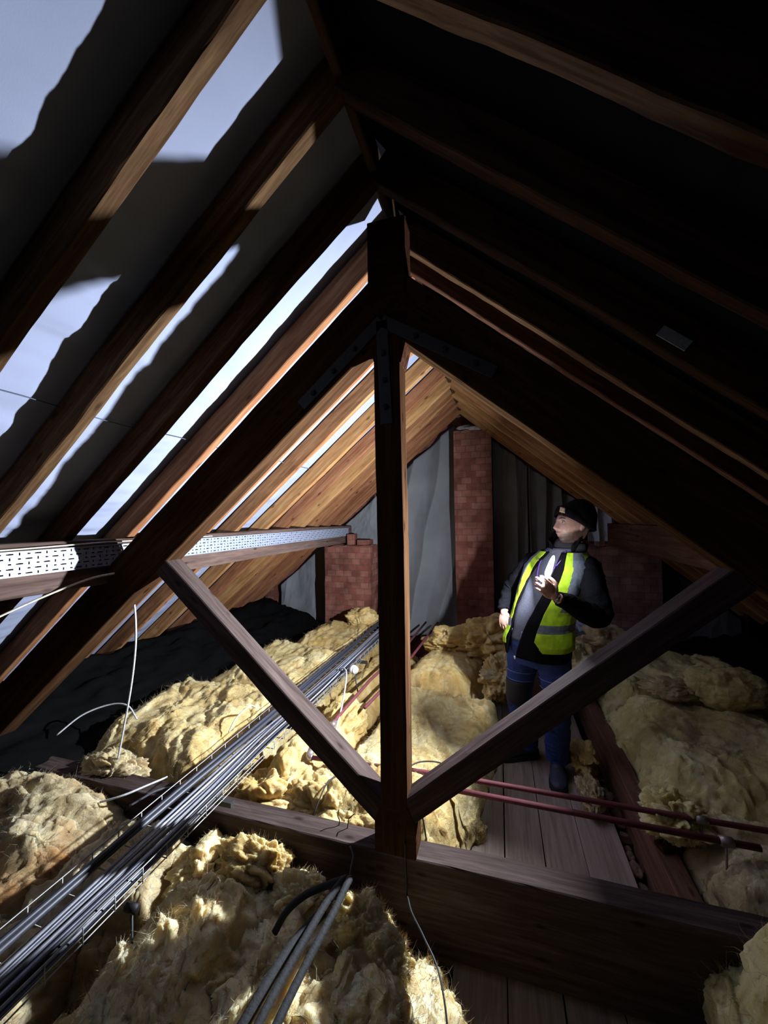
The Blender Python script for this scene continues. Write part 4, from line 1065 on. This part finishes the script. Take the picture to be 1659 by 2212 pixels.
def body():
    G = [head_geo(), ear_geo(1), ear_geo(-1)]
    G.append(tubeg([(.40, 2.66, 1.42), (.408, 2.65, 1.50), H(0, -.018, -.06)], [.075, .062, .060], 24, 6))
    V = []; F = []; zs = [.76, .82, .9, 1.0, 1.1, 1.2, 1.3, 1.38, 1.43, 1.47, 1.50]; n = 32
    for z in zs:
        for k in range(n): V.append(list(ringpt(z, 2*PI*k/n, -.012)))
    for i in range(len(zs)-1):
        for k in range(n): F.append((i*n+k, i*n+(k+1) % n, (i+1)*n+(k+1) % n, (i+1)*n+k))
    F.append(tuple(range(n))[::-1]); F.append(tuple((len(zs)-1)*n+k for k in range(n)))
    G.append((V, F))
    for sh, el, wr in ((R_SH, R_EL, R_WR), (L_SH, L_EL, L_WR)):
        G.append(tubeg([sh+(sh-el)*.05, sh*.6+el*.4, el, el*.5+wr*.5, wr], [.058, .050, .043, .040, .027], 18, 5))
    for hp, kn, an in ((R_HIP, R_KN, R_AN), (L_HIP, L_KN, L_AN)):
        G.append(tubeg([hp, hp*.5+kn*.5, kn, kn*.6+an*.4, an], [.090, .078, .058, .056, .038], 20, 5))
    # feet inside the boots
    for an, dr in ((R_AN, Vector((-.95, -.3, 0))), (L_AN, Vector((-.13, -1, 0)))):
        G.append(tubeg([an+Vector((0, 0, -.01)), an+dr*.06+Vector((0, 0, -.035)), an+dr*.16+Vector((0, 0, -.055))], [.035, .035, .025], 14, 4))
    # right hand hanging, back of the hand towards the viewer
    fw = Vector((-.03, -.28, -1)); bk = Vector((-.55, -.8, .25)); sd = Vector((.75, -.62, .1))
    G += hand(R_WR+Vector((0, -.004, -.01)), fw, bk, sd, (.35, .5, .35), .35, .5, .92)
    # left hand gripping the lamp, fingers up, back of the hand to the viewer
    fw = Vector((-.50, -.12, .62)); bk = Vector((-.05, -1, .05)); sd = Vector((.75, -.1, .62))
    G += hand(L_WR+Vector((-.012, -.008, .01)), Vector((-.62, -.22, .62)), Vector((.20, -1, .12)), Vector((.62, .05, .72)), ((.55, 1.0, .7), (.5, 1.0, .75), (.5, 1.0, .8), (.5, 1.05, .8)), .55, .55, 1.0)
    V, F = merge(*G)
    me = bpy.data.meshes.new('raw'); me.from_pydata([tuple(v) for v in V], [], F); me.update()
    o = bpy.data.objects.new('raw', me); COL.objects.link(o)
    m = o.modifiers.new('r', 'REMESH'); m.mode = 'VOXEL'; m.voxel_size = .0030; m.adaptivity = 0
    sm = o.modifiers.new('sm', 'SMOOTH'); sm.iterations = 2; sm.factor = .5
    dg = bpy.context.evaluated_depsgraph_get(); ev = o.evaluated_get(dg)
    me2 = bpy.data.meshes.new_from_object(ev)
    bpy.data.objects.remove(o)
    me2.name = 'body'; me2.materials.clear(); me2.materials.append(M_SKIN)
    n = len(me2.vertices); co = np.empty(n*3, dtype=np.float32); me2.vertices.foreach_get('co', co); co = co.reshape(-1, 3)
    d = (co-np.array(HC))/1.07; x = d@np.array(hl); y = d@np.array(hf); z = d@np.array(hu)
    st = np.clip((-.030-z+.55*np.clip(.075-y, -.1, .2)*1.0-.012)/.012, 0, 1)*np.clip((y+.075)/.03, 0, 1)*(z > -.2)
    jaw = np.clip((-.032-z-.35*(y-.05))/.015, 0, 1)
    st = jaw*np.clip((y+.06)/.04, 0, 1)
    lips = np.exp(-((z+.059)/.012)**2-(x/.024)**2)*(y > .06)
    cheek = np.exp(-((z+.035)/.02)**2-((np.abs(x)-.040)/.02)**2)*(y > .04)
    nose = np.exp(-((z+.028)/.012)**2-(x/.02)**2)*(y > .08)
    st = np.maximum(st, .9*np.exp(-((z+.046)/.0065)**2-(x/.027)**2)*(y > .07))
    patchy = .92+.08*fbm(co[:, 0]*60, co[:, 1]*60, co[:, 2]*60, 5, 2)
    st = np.clip(st*(1-.9*lips)*(1-.6*cheek)*(1-nose), 0, 1)*(z > -.17)*.95*patchy
    st = np.where((z > -.17) & (np.linalg.norm(d, axis=1) < .22), st, 0)
    at = me2.attributes.new('stubble', 'FLOAT', 'POINT'); at.data.foreach_set('value', st.astype(np.float32))
    me2.polygons.foreach_set('use_smooth', [True]*len(me2.polygons))
    b = bpy.data.objects.new('body', me2); COL.objects.link(b); b.parent = man; b.matrix_parent_inverse = Matrix.Translation(man.location).inverted()
    return b
body()
# eyes and brows
for s in (1, -1):
    v, f = ell(H(s*.030, .0775, .012), (hl, hf, hu), (.0115, .0115, .0085)); e = mk('eye', v, f, M_EYE, man)
    v, f = ell(H(s*.030, .0865, .013), (hl, hf, hu), (.0045, .0035, .0045)); mk('iris', v, f, M_IRIS, e)
    pts = [H(s*.012, .098, .030), H(s*.028, .0955, .037), H(s*.046, .083, .033)]
    v, f = tubeg(pts, [.0026, .0036, .0018], 8, 5); mk('eyebrow', v, f, M_HAIR, man)
# upper lids
for q in (1, -1):
    v, f = tubeg([H(q*.018, .090, .014), H(q*.028, .0915, .021), H(q*.041, .083, .016)], [.0018, .0028, .0016], 8, 5); mk('eyelid', v, f, M_SKIN, man)

# beanie
def beanie():
    P, F = sphereg(96, 60)
    V = []
    for x, y, z in P:
        # cap plane: forehead high, nape low
        X, Y, Z = x*.094, y*.112, z*.130
        Z = Z*1.02+.018; Y -= .012+.030*max(z, 0)
        V.append((X, Y, Z))
    V = np.array(V)
    n = fbm(V[:, 0]*22, V[:, 1]*22, V[:, 2]*22, 9, 3)
    V = V*(1+.025*n)[:, None]
    keep = []
    lim = lambda p: .048+.62*(p[1]-.085) if p[1] > -.02 else .048+.62*(-.105)+.15*(p[1]+.02)
    FF = []
    for q in F:
        c = V[list(q)].mean(0)
        if c[2] > lim(c)+.014: FF.append(q)
    W_ = [list(H(*p)) for p in V]
    o = mk('beanie', W_, FF, M_KNIT, man)
    s = o.modifiers.new('s', 'SOLIDIFY'); s.thickness = .008; s.offset = 0
    # turned-up cuff
    ring = []
    for k in range(73):
        a = 2*PI*k/72; x, y = math.sin(a)*.093, math.cos(a)*.110-.010
        ring.append((x, y, lim((x, y))))
    V = []; F2 = []
    for k in range(73):
        x, y, z = ring[k]
        for h_, e in ((-.002, .0), (.004, .007), (.030, .006), (.050, -.001), (.052, -.008)):
            sc = 1+e/.1-max(0, (z+h_)-.05)*1.1
            V.append(list(H(x*sc, (y+.01)*sc-.01-.0*h_, z+h_)))
    for k in range(72):
        for j in range(4): F2.append((k*5+j, (k+1)*5+j, (k+1)*5+j+1, k*5+j+1))
    c = mk('cuff', V, F2, M_KNIT, o); c.modifiers.new('s', 'SOLIDIFY').thickness = .004
    a = D(22)
    V = []; n = 5
    for i in range(n):
        for j in range(n):
            aa = a+D(-9+18*i/(n-1)); x, y = math.sin(aa)*.101, math.cos(aa)*.118-.010
            z = lim((x*.92, y*.93))+.014+.030*j/(n-1)
            V.append(list(H(x*(1.0-.10*j/(n-1)), y*(1.0-.06*j/(n-1)), z)))
    F3 = [(i*n+j, (i+1)*n+j, (i+1)*n+j+1, i*n+j+1) for i in range(n-1) for j in range(n-1)]
    b = mk('patch', V, F3, M_TAN, o); b['label'] = 'tan square patch'
    b.modifiers.new('s', 'SOLIDIFY').thickness = .003
beanie()

# clothes
zsr = lambda a, b, n: [a+(b-a)*k/(n-1) for k in range(n)]
shell('shirt', zsr(.90, 1.50, 46), PI, 3*PI, lambda z, t: .004+.010*math.exp(-((z-1.06)/.09)**2)*max(0, math.cos(t)), M_SHIRT, man, nth=72, noise=.006, seed=3, thick=.003)
jz = zsr(.80, 1.475, 50)
jR = lambda z: -D(float(np.interp(z, [.8, 1.0, 1.2, 1.38, 1.48], [48, 45, 41, 32, 22])))
jL = lambda z: D(float(np.interp(z, [.8, .95, 1.1, 1.25, 1.4, 1.48], [-22, -12, 3, 12, 18, 22])))
shell('jacket', jz, jL, lambda z: 2*PI+jR(z), lambda z, t: .018+.02*np.clip((.95-z)/.15, 0, 1), M_BLACKF, man, nth=90, noise=.012, seed=8, thick=.008)
def vmat(z, t):
    t = (t+PI) % (2*PI)-PI; dg = abs(math.degrees(t))
    if .985 < z < 1.04: return 1
    if z > 1.12 and ((50 < dg < 74)): return 1
    return 0
def vskip(z, t):
    t = (t+PI) % (2*PI)-PI; dg = math.degrees(t)
    # armholes
    if 1.24 < z < 1.44 and (78 < abs(dg) < 102): return True
    # rounded lower front corner
    if z < .93 and 0 < dg < 30+ (0.93-z)*220 and dg < 26+math.sqrt(max(0, (.93-z)/.06))*16-6 and z < .93: return dg < 20+(.93-z)*260
    return False
vR = lambda z: -D(float(np.interp(z, [.87, 1.0, 1.2, 1.38, 1.48], [47, 43, 38, 34, 28])))
vL = lambda z: D(float(np.interp(z, [.87, 1.0, 1.12, 1.25, 1.38, 1.48], [18, 22, 26, 32, 36, 36])))
shell('hi_vis_vest', zsr(.868, 1.478, 150), vL, lambda z: 2*PI+vR(z), lambda z, t: .034+.012*np.clip((1.0-z)/.1, 0, 1), [M_HIVIS, M_REFL], man, nth=240, noise=.009, seed=14, thick=.003, matfn=vmat, skip=vskip)

def sleeve(name, pts, rad, seed, wr=.010, mat=M_BLACKF):
    v, f = tubeg(pts, rad, 36, 14)
    A = np.array([list(p) for p in v]); n = len(A)
    # creases running round the arm
    P = [np.array(p) for p in pts]
    ax = P[-1]-P[0]; ax = ax/np.linalg.norm(ax); t = (A-P[0])@ax
    c = np.interp(t, np.linspace(0, t.max(), len(P)), [p[0] for p in P])
    nn = fbm(A[:, 0]*10, A[:, 1]*10, A[:, 2]*34, seed, 3, .5, 'r')
    # normals
    me = bpy.data.meshes.new('t'); me.from_pydata([tuple(a) for a in A], [], f); me.update()
    N_ = np.array([list(q.normal) for q in me.vertices]); bpy.data.meshes.remove(me)
    A = A+N_*(nn*wr)[:, None]
    return mk(name, A, f, mat, man)
lerp = lambda a, b, t: a*(1-t)+b*t
sleeve('sleeve', [R_SH-lB*-.05+Vector((0, 0, .012)), R_SH, lerp(R_SH, R_EL, .5), R_EL, lerp(R_EL, R_WR, .5), R_WR+Vector((.003, .02, .02)), R_WR+(R_WR-R_EL)*.02], [.060, .078, .072, .063, .056, .046, .040], 31)
sleeve('sleeve', [L_SH-lB*.05+Vector((0, 0, .012)), L_SH, lerp(L_SH, L_EL, .5)+Vector((.006, 0, 0)), L_EL+Vector((.0, 0, -.006)), lerp(L_EL, L_WR, .5)+Vector((0, 0, -.008)), lerp(L_EL, L_WR, .86), L_WR-(L_WR-L_EL)*.02], [.056, .074, .074, .069, .060, .047, .041], 37)
# cuff snaps / watch
tube('wrist_strap', [L_WR+Vector((-.010, -.030, -.014)), L_WR+Vector((-.004, -.040, .0)), L_WR+Vector((.006, -.034, .018))], .006, M_BOLT, man, 8, 4)
v, f = ell(L_WR+Vector((-.006, -.044, -.004)), (Vector((1, 0, 0)), UP, Vector((0, 1, 0))), (.010, .009, .003)); o = mk('watch_face', v, f, M_WIRE, man)
# collar: standing fleece collar, open at the front
def collar():
    V = []; F = []; n = 60; rows = [(1.435, .052), (1.47, .046), (1.505, .038), (1.54, .040), (1.575, .052), (1.572, .038), (1.535, .022)]
    t0, t1 = D(44), 2*PI-D(30)
    for z, off in rows:
        for k in range(n):
            t = t0+(t1-t0)*k/(n-1)
            c = Vector((float(np.interp(z, SECA[:, 0], SECA[:, 1])), float(np.interp(z, SECA[:, 0], SECA[:, 2])), z))
            r = .058+off
            V.append(list(c+lB*(math.sin(t)*r*1.0)+fB*(math.cos(t)*r*1.0)+UP*(.012*math.sin(t*5)+(-.045*math.cos(t)))))
    for i in range(len(rows)-1):
        for k in range(n-1): F.append((i*n+k, i*n+k+1, (i+1)*n+k+1, (i+1)*n+k))
    A = np.array(V); A[:, :2] += (fbm(A[:, 0]*25, A[:, 1]*25, A[:, 2]*25, 3, 3)*.008)[:, None]
    o = mk('collar', A, F, M_BLACKF, man); o.modifiers.new('s', 'SOLIDIFY').thickness = .008
collar()
v, f = tubeg([(.398, 2.655, 1.44), (.402, 2.65, 1.475), (.41, 2.643, 1.51), H(.0, -.024, -.128), H(0, -.026, -.112)], [.090, .080, .070, .064, .056], 40, 6)
A = np.array([list(p) for p in v]); A += (fbm(A[:, 0]*12, A[:, 1]*12, A[:, 2]*50, 5, 3)*.007)[:, None]*np.array([1, 1, .3])
mk('snood', A, f, M_SNOOD, man)
# lanyard: two purple ribbons to the chest
for s, e in ((-1, -30), (1, 16)):
    pts = [ringpt(1.475, D(s*34), .012)+UP*.01, ringpt(1.42, D(s*26-4), .020), ringpt(1.34, D(s*13-8), .022), ringpt(1.27, D(-9), .026)]
    v, f = tubeg(pts, .0085, 8, 6, True, .25); mk('lanyard', v, f, M_PURPLE, man)
# zip pull and hem cord
tube('zip_pull', [ringpt(1.44, D(-24), .06), ringpt(1.425, D(-22), .062)], .0035, M_WIRE, man, 8, 1)
tube('hem_toggle', [ringpt(.81, D(-20), .055), ringpt(.79, D(-20), .055)], .005, M_PLASTIC, man, 8, 1)

# jeans
def jeans():
    G = []
    V = []; F = []; zs = [.74, .78, .82, .86, .9, .94, .97]; n = 40
    for z in zs:
        for k in range(n): V.append(list(ringpt(z, 2*PI*k/n, .004)))
    for i in range(len(zs)-1):
        for k in range(n): F.append((i*n+k, i*n+(k+1) % n, (i+1)*n+(k+1) % n, (i+1)*n+k))
    F.append(tuple(range(n))[::-1]); F.append(tuple((len(zs)-1)*n+k for k in range(n)))
    G.append((V, F))
    for hp, kn, an in ((R_HIP, R_KN, R_AN), (L_HIP, L_KN, L_AN)):
        G.append(tubeg([hp, lerp(hp, kn, .3), lerp(hp, kn, .7), kn, lerp(kn, an, .4), lerp(kn, an, .8), lerp(kn, an, .95)], [.104, .102, .084, .078, .074, .070, .074], 28, 6))
    V, F = merge(*G)
    me = bpy.data.meshes.new('raw'); me.from_pydata([tuple(v) for v in V], [], F); me.update()
    o = bpy.data.objects.new('raw', me); COL.objects.link(o)
    m = o.modifiers.new('r', 'REMESH'); m.mode = 'VOXEL'; m.voxel_size = .006
    sm = o.modifiers.new('sm', 'SMOOTH'); sm.iterations = 5
    ev = o.evaluated_get(bpy.context.evaluated_depsgraph_get()); me2 = bpy.data.meshes.new_from_object(ev); bpy.data.objects.remove(o)
    n = len(me2.vertices); co = np.empty(n*3, dtype=np.float32); me2.vertices.foreach_get('co', co); co = co.reshape(-1, 3)
    N_ = np.empty(n*3, dtype=np.float32); me2.vertices.foreach_get('normal', N_); N_ = N_.reshape(-1, 3)
    low = np.clip((.35-co[:, 2])/.2, 0, 1)
    nn = fbm(co[:, 0]*9, co[:, 1]*9, co[:, 2]*(16+0*low), 6, 3, .5, 'r')*(.006+.008*low)
    co = co+N_*nn[:, None]
    me2.vertices.foreach_set('co', co.reshape(-1)); me2.materials.clear(); me2.materials.append(M_DENIM); me2.name = 'jeans'
    me2.polygons.foreach_set('use_smooth', [True]*len(me2.polygons)); me2.update()
    b = bpy.data.objects.new('jeans', me2); COL.objects.link(b); b.parent = man; b.matrix_parent_inverse = Matrix.Translation(man.location).inverted()
    # knee pads: black panels with pale stitched edges
    for hp, kn, an, fdir in ((R_HIP, R_KN, R_AN, Vector((-.45, -.9, 0))), (L_HIP, L_KN, L_AN, Vector((-.2, -1, 0)))):
        fdir = fdir.normalized(); sd = fdir.cross(UP)*-1
        V = []; F = []; nu, nv = 15, 13
        for j in range(nv):
            z = .13-.27*j/(nv-1)
            ax = lerp(kn, hp, z/.38) if z > 0 else lerp(kn, an, -z/.38)
            r = float(np.interp(z, [-.14, 0, .13], [.080, .086, .096]))
            for i in range(nu):
                a = D(-62+124*i/(nu-1)); V.append(list(ax+sd*(math.sin(a)*r)+fdir*(math.cos(a)*r*1.02)))
        for j in range(nv-1):
            for i in range(nu-1): F.append((j*nu+i, (j+1)*nu+i, (j+1)*nu+i+1, j*nu+i+1))
        k = mk('knee_pad', V, F, M_PAD, b); k.modifiers.new('s', 'SOLIDIFY').thickness = .005; k['label'] = 'black knee pad panel'
        for z in (.138, .195):
            ax = lerp(kn, hp, z/.38); r = float(np.interp(z, [.13, .2], [.094, .100]))
            tube('stitched_seam', [ax+sd*(math.sin(D(a))*r)+fdir*(math.cos(D(a))*r) for a in (-75, -40, 0, 40, 75)], .0022, M_SEAM, b, 6, 4)
    # fly and pocket seams, hammer loop
    tube('stitched_seam', [ringpt(.97, D(-16), .012), ringpt(.90, D(-17), .012), ringpt(.80, D(-12), .012)], .0022, M_SEAM, b, 6, 4)
    tube('stitched_seam', [ringpt(.965, D(-48), .012), ringpt(.90, D(-66), .012), ringpt(.85, D(-80), .012)], .0022, M_SEAM, b, 6, 4)
    v, f = tubeg([ringpt(.96, D(-80), .016), ringpt(.92, D(-82), .030), ringpt(.88, D(-80), .018)], .013, 8, 4, True, .3); mk('tool_loop', v, f, M_DENIM, b)
jeans()

def boot(an, dirv, lab):
    d = Vector(dirv).normalized(); s = Vector((d.y, -d.x, 0))*-1
    heel = Vector((an.x, an.y, 0))-d*.075
    st = [ # t along, half width, top z
        (0, .026, .070), (.02, .036, .115), (.06, .041, .150), (.10, .042, .150), (.135, .043, .118), (.17, .048, .088), (.21, .052, .070), (.25, .050, .060), (.28, .038, .050), (.297, .016, .036)]
    V = []; F = []; n = 24
    tt = np.linspace(0, .297, 34)
    for t in tt:
        w = float(np.interp(t, [q[0] for q in st], [q[1] for q in st])); h = float(np.interp(t, [q[0] for q in st], [q[2] for q in st]))
        for k in range(n):
            a = 2*PI*k/n; c_, s_ = math.cos(a), math.sin(a)
            x = w*abs(c_)**.8*(1 if c_ > 0 else -1); z = .018+(h-.018)*(.5+.5*s_)
            if s_ > 0: x *= 1-.35*s_**2
            V.append(list(heel+d*t+s*x+UP*z))
    for i in range(len(tt)-1):
        for k in range(n): F.append((i*n+k, i*n+(k+1) % n, (i+1)*n+(k+1) % n, (i+1)*n+k))
    F.append(tuple(range(n))[::-1]); F.append(tuple((len(tt)-1)*n+k for k in range(n)))
    o = mk('boot', V, F, M_BOOT, man); o['label'] = lab
    v, f = tubeg([Vector((an.x, an.y, .10))-d*.012, Vector((an.x, an.y, .15))-d*.012, Vector((an.x, an.y, .175))-d*.014], [.052, .052, .055], 22, 4); mk('ankle_cuff', v, f, M_BOOT, o)
    V = []; F = []
    for t in tt:
        w = float(np.interp(t, [q[0] for q in st], [q[1] for q in st]))+.004
        for x, z in ((-w, .0), (w, .0), (w, .026), (-w, .026)): V.append(list(heel+d*(t*1.02-.003)+s*x+UP*z))
    for i in range(len(tt)-1):
        for k in range(4): F.append((i*4+k, i*4+(k+1) % 4, (i+1)*4+(k+1) % 4, (i+1)*4+k))
    F.append((3, 2, 1, 0)); F.append(tuple(len(V)-4+j for j in range(4)))
    mk('sole', V, F, M_SOLE, o, smooth=False)
    for k in range(5):
        t = .118+.021*k; h = float(np.interp(t, [q[0] for q in st], [q[2] for q in st]))+.003
        tube('lace', [heel+d*(t-.006)+s*-.028+UP*(h-.012), heel+d*t+UP*(h+.002), heel+d*(t+.006)+s*.028+UP*(h-.012)], .0028, M_LACE, o, 6, 4)
    tube('lace', [heel+d*.11+s*-.03+UP*.13, heel+d*.12+UP*.152, heel+d*.125+s*.035+UP*.12], .003, M_LACE, o, 6, 4)
boot(R_AN, (-.93, -.36, 0), 'dark boot pointing to the left')
boot(L_AN, (-.10, -1, 0), 'dark blue laced boot pointing at the viewer')

# ------------------------------------------------------------------ the lamp in his hand
def lamp():
    t = empty('hand_lamp', (.245, 2.30, 1.34)); tag(t, 'small lit hand lamp glowing white against the man\'s chest', 'lamp')
    a = Vector((.240, 2.300, 1.330)); b = Vector((.292, 2.300, 1.488)); ax = (b-a).normalized()
    n = (LAMP_DIR-ax*LAMP_DIR.dot(ax)).normalized(); s = ax.cross(n)
    V = []; F = []; m = 24; k = 24
    for i in range(m+1):
        u = i/m; w = .026*math.sqrt(max(0, 1-(2*u-1)**6))*(1-.25*u)+.001
        c = a+ax*((b-a).length*.34*u-.02)
        for j in range(k):
            an_ = 2*PI*j/k; V.append(list(c+s*(math.cos(an_)*w)+n*(math.sin(an_)*w*.45-.006)))
    for i in range(m):
        for j in range(k): F.append((i*k+j, i*k+(j+1) % k, (i+1)*k+(j+1) % k, (i+1)*k+j))
    F.append(tuple(range(k))[::-1]); F.append(tuple(m*k+j for j in range(k)))
    mk('housing', V, F, M_LAMPB, t)
    me_, nt, bs = newmat('lamp_lens'); bs.inputs['Base Color'].default_value = (.9, .9, .9, 1)
    bs.inputs['Emission Color'].default_value = (.86, .92, 1, 1); bs.inputs['Emission Strength'].default_value = LENS_STRENGTH
    V = []; F = []
    for i in range(m+1):
        u = i/m; w = .023*math.sqrt(max(0, 1-abs(2*u-1)**3))*(1-.5*u)+.0005
        c = a+ax*(.030+((b-a).length-.035)*u)
        for j in range(16):
            an_ = 2*PI*j/16; V.append(list(c+s*(math.cos(an_)*w)+n*(math.sin(an_)*w*.8)))
    for i in range(m):
        for j in range(16): F.append((i*16+j, i*16+(j+1) % 16, (i+1)*16+(j+1) % 16, (i+1)*16+j))
    mk('lens', V, F, me_, t)
lamp()
# ------------------------------------------------------------------ the lamp's light
ld = bpy.data.lights.new('lamp_light', 'AREA'); ld.shape = 'DISK'; ld.size = .05
ld.energy = LAMP_POWER; ld.color = LAMP_COLOR
lo = bpy.data.objects.new('lamp_light', ld); COL.objects.link(lo)
lo.matrix_world = Matrix.Translation(LAMP_POS) @ LAMP_DIR.to_track_quat('-Z', 'Y').to_matrix().to_4x4()
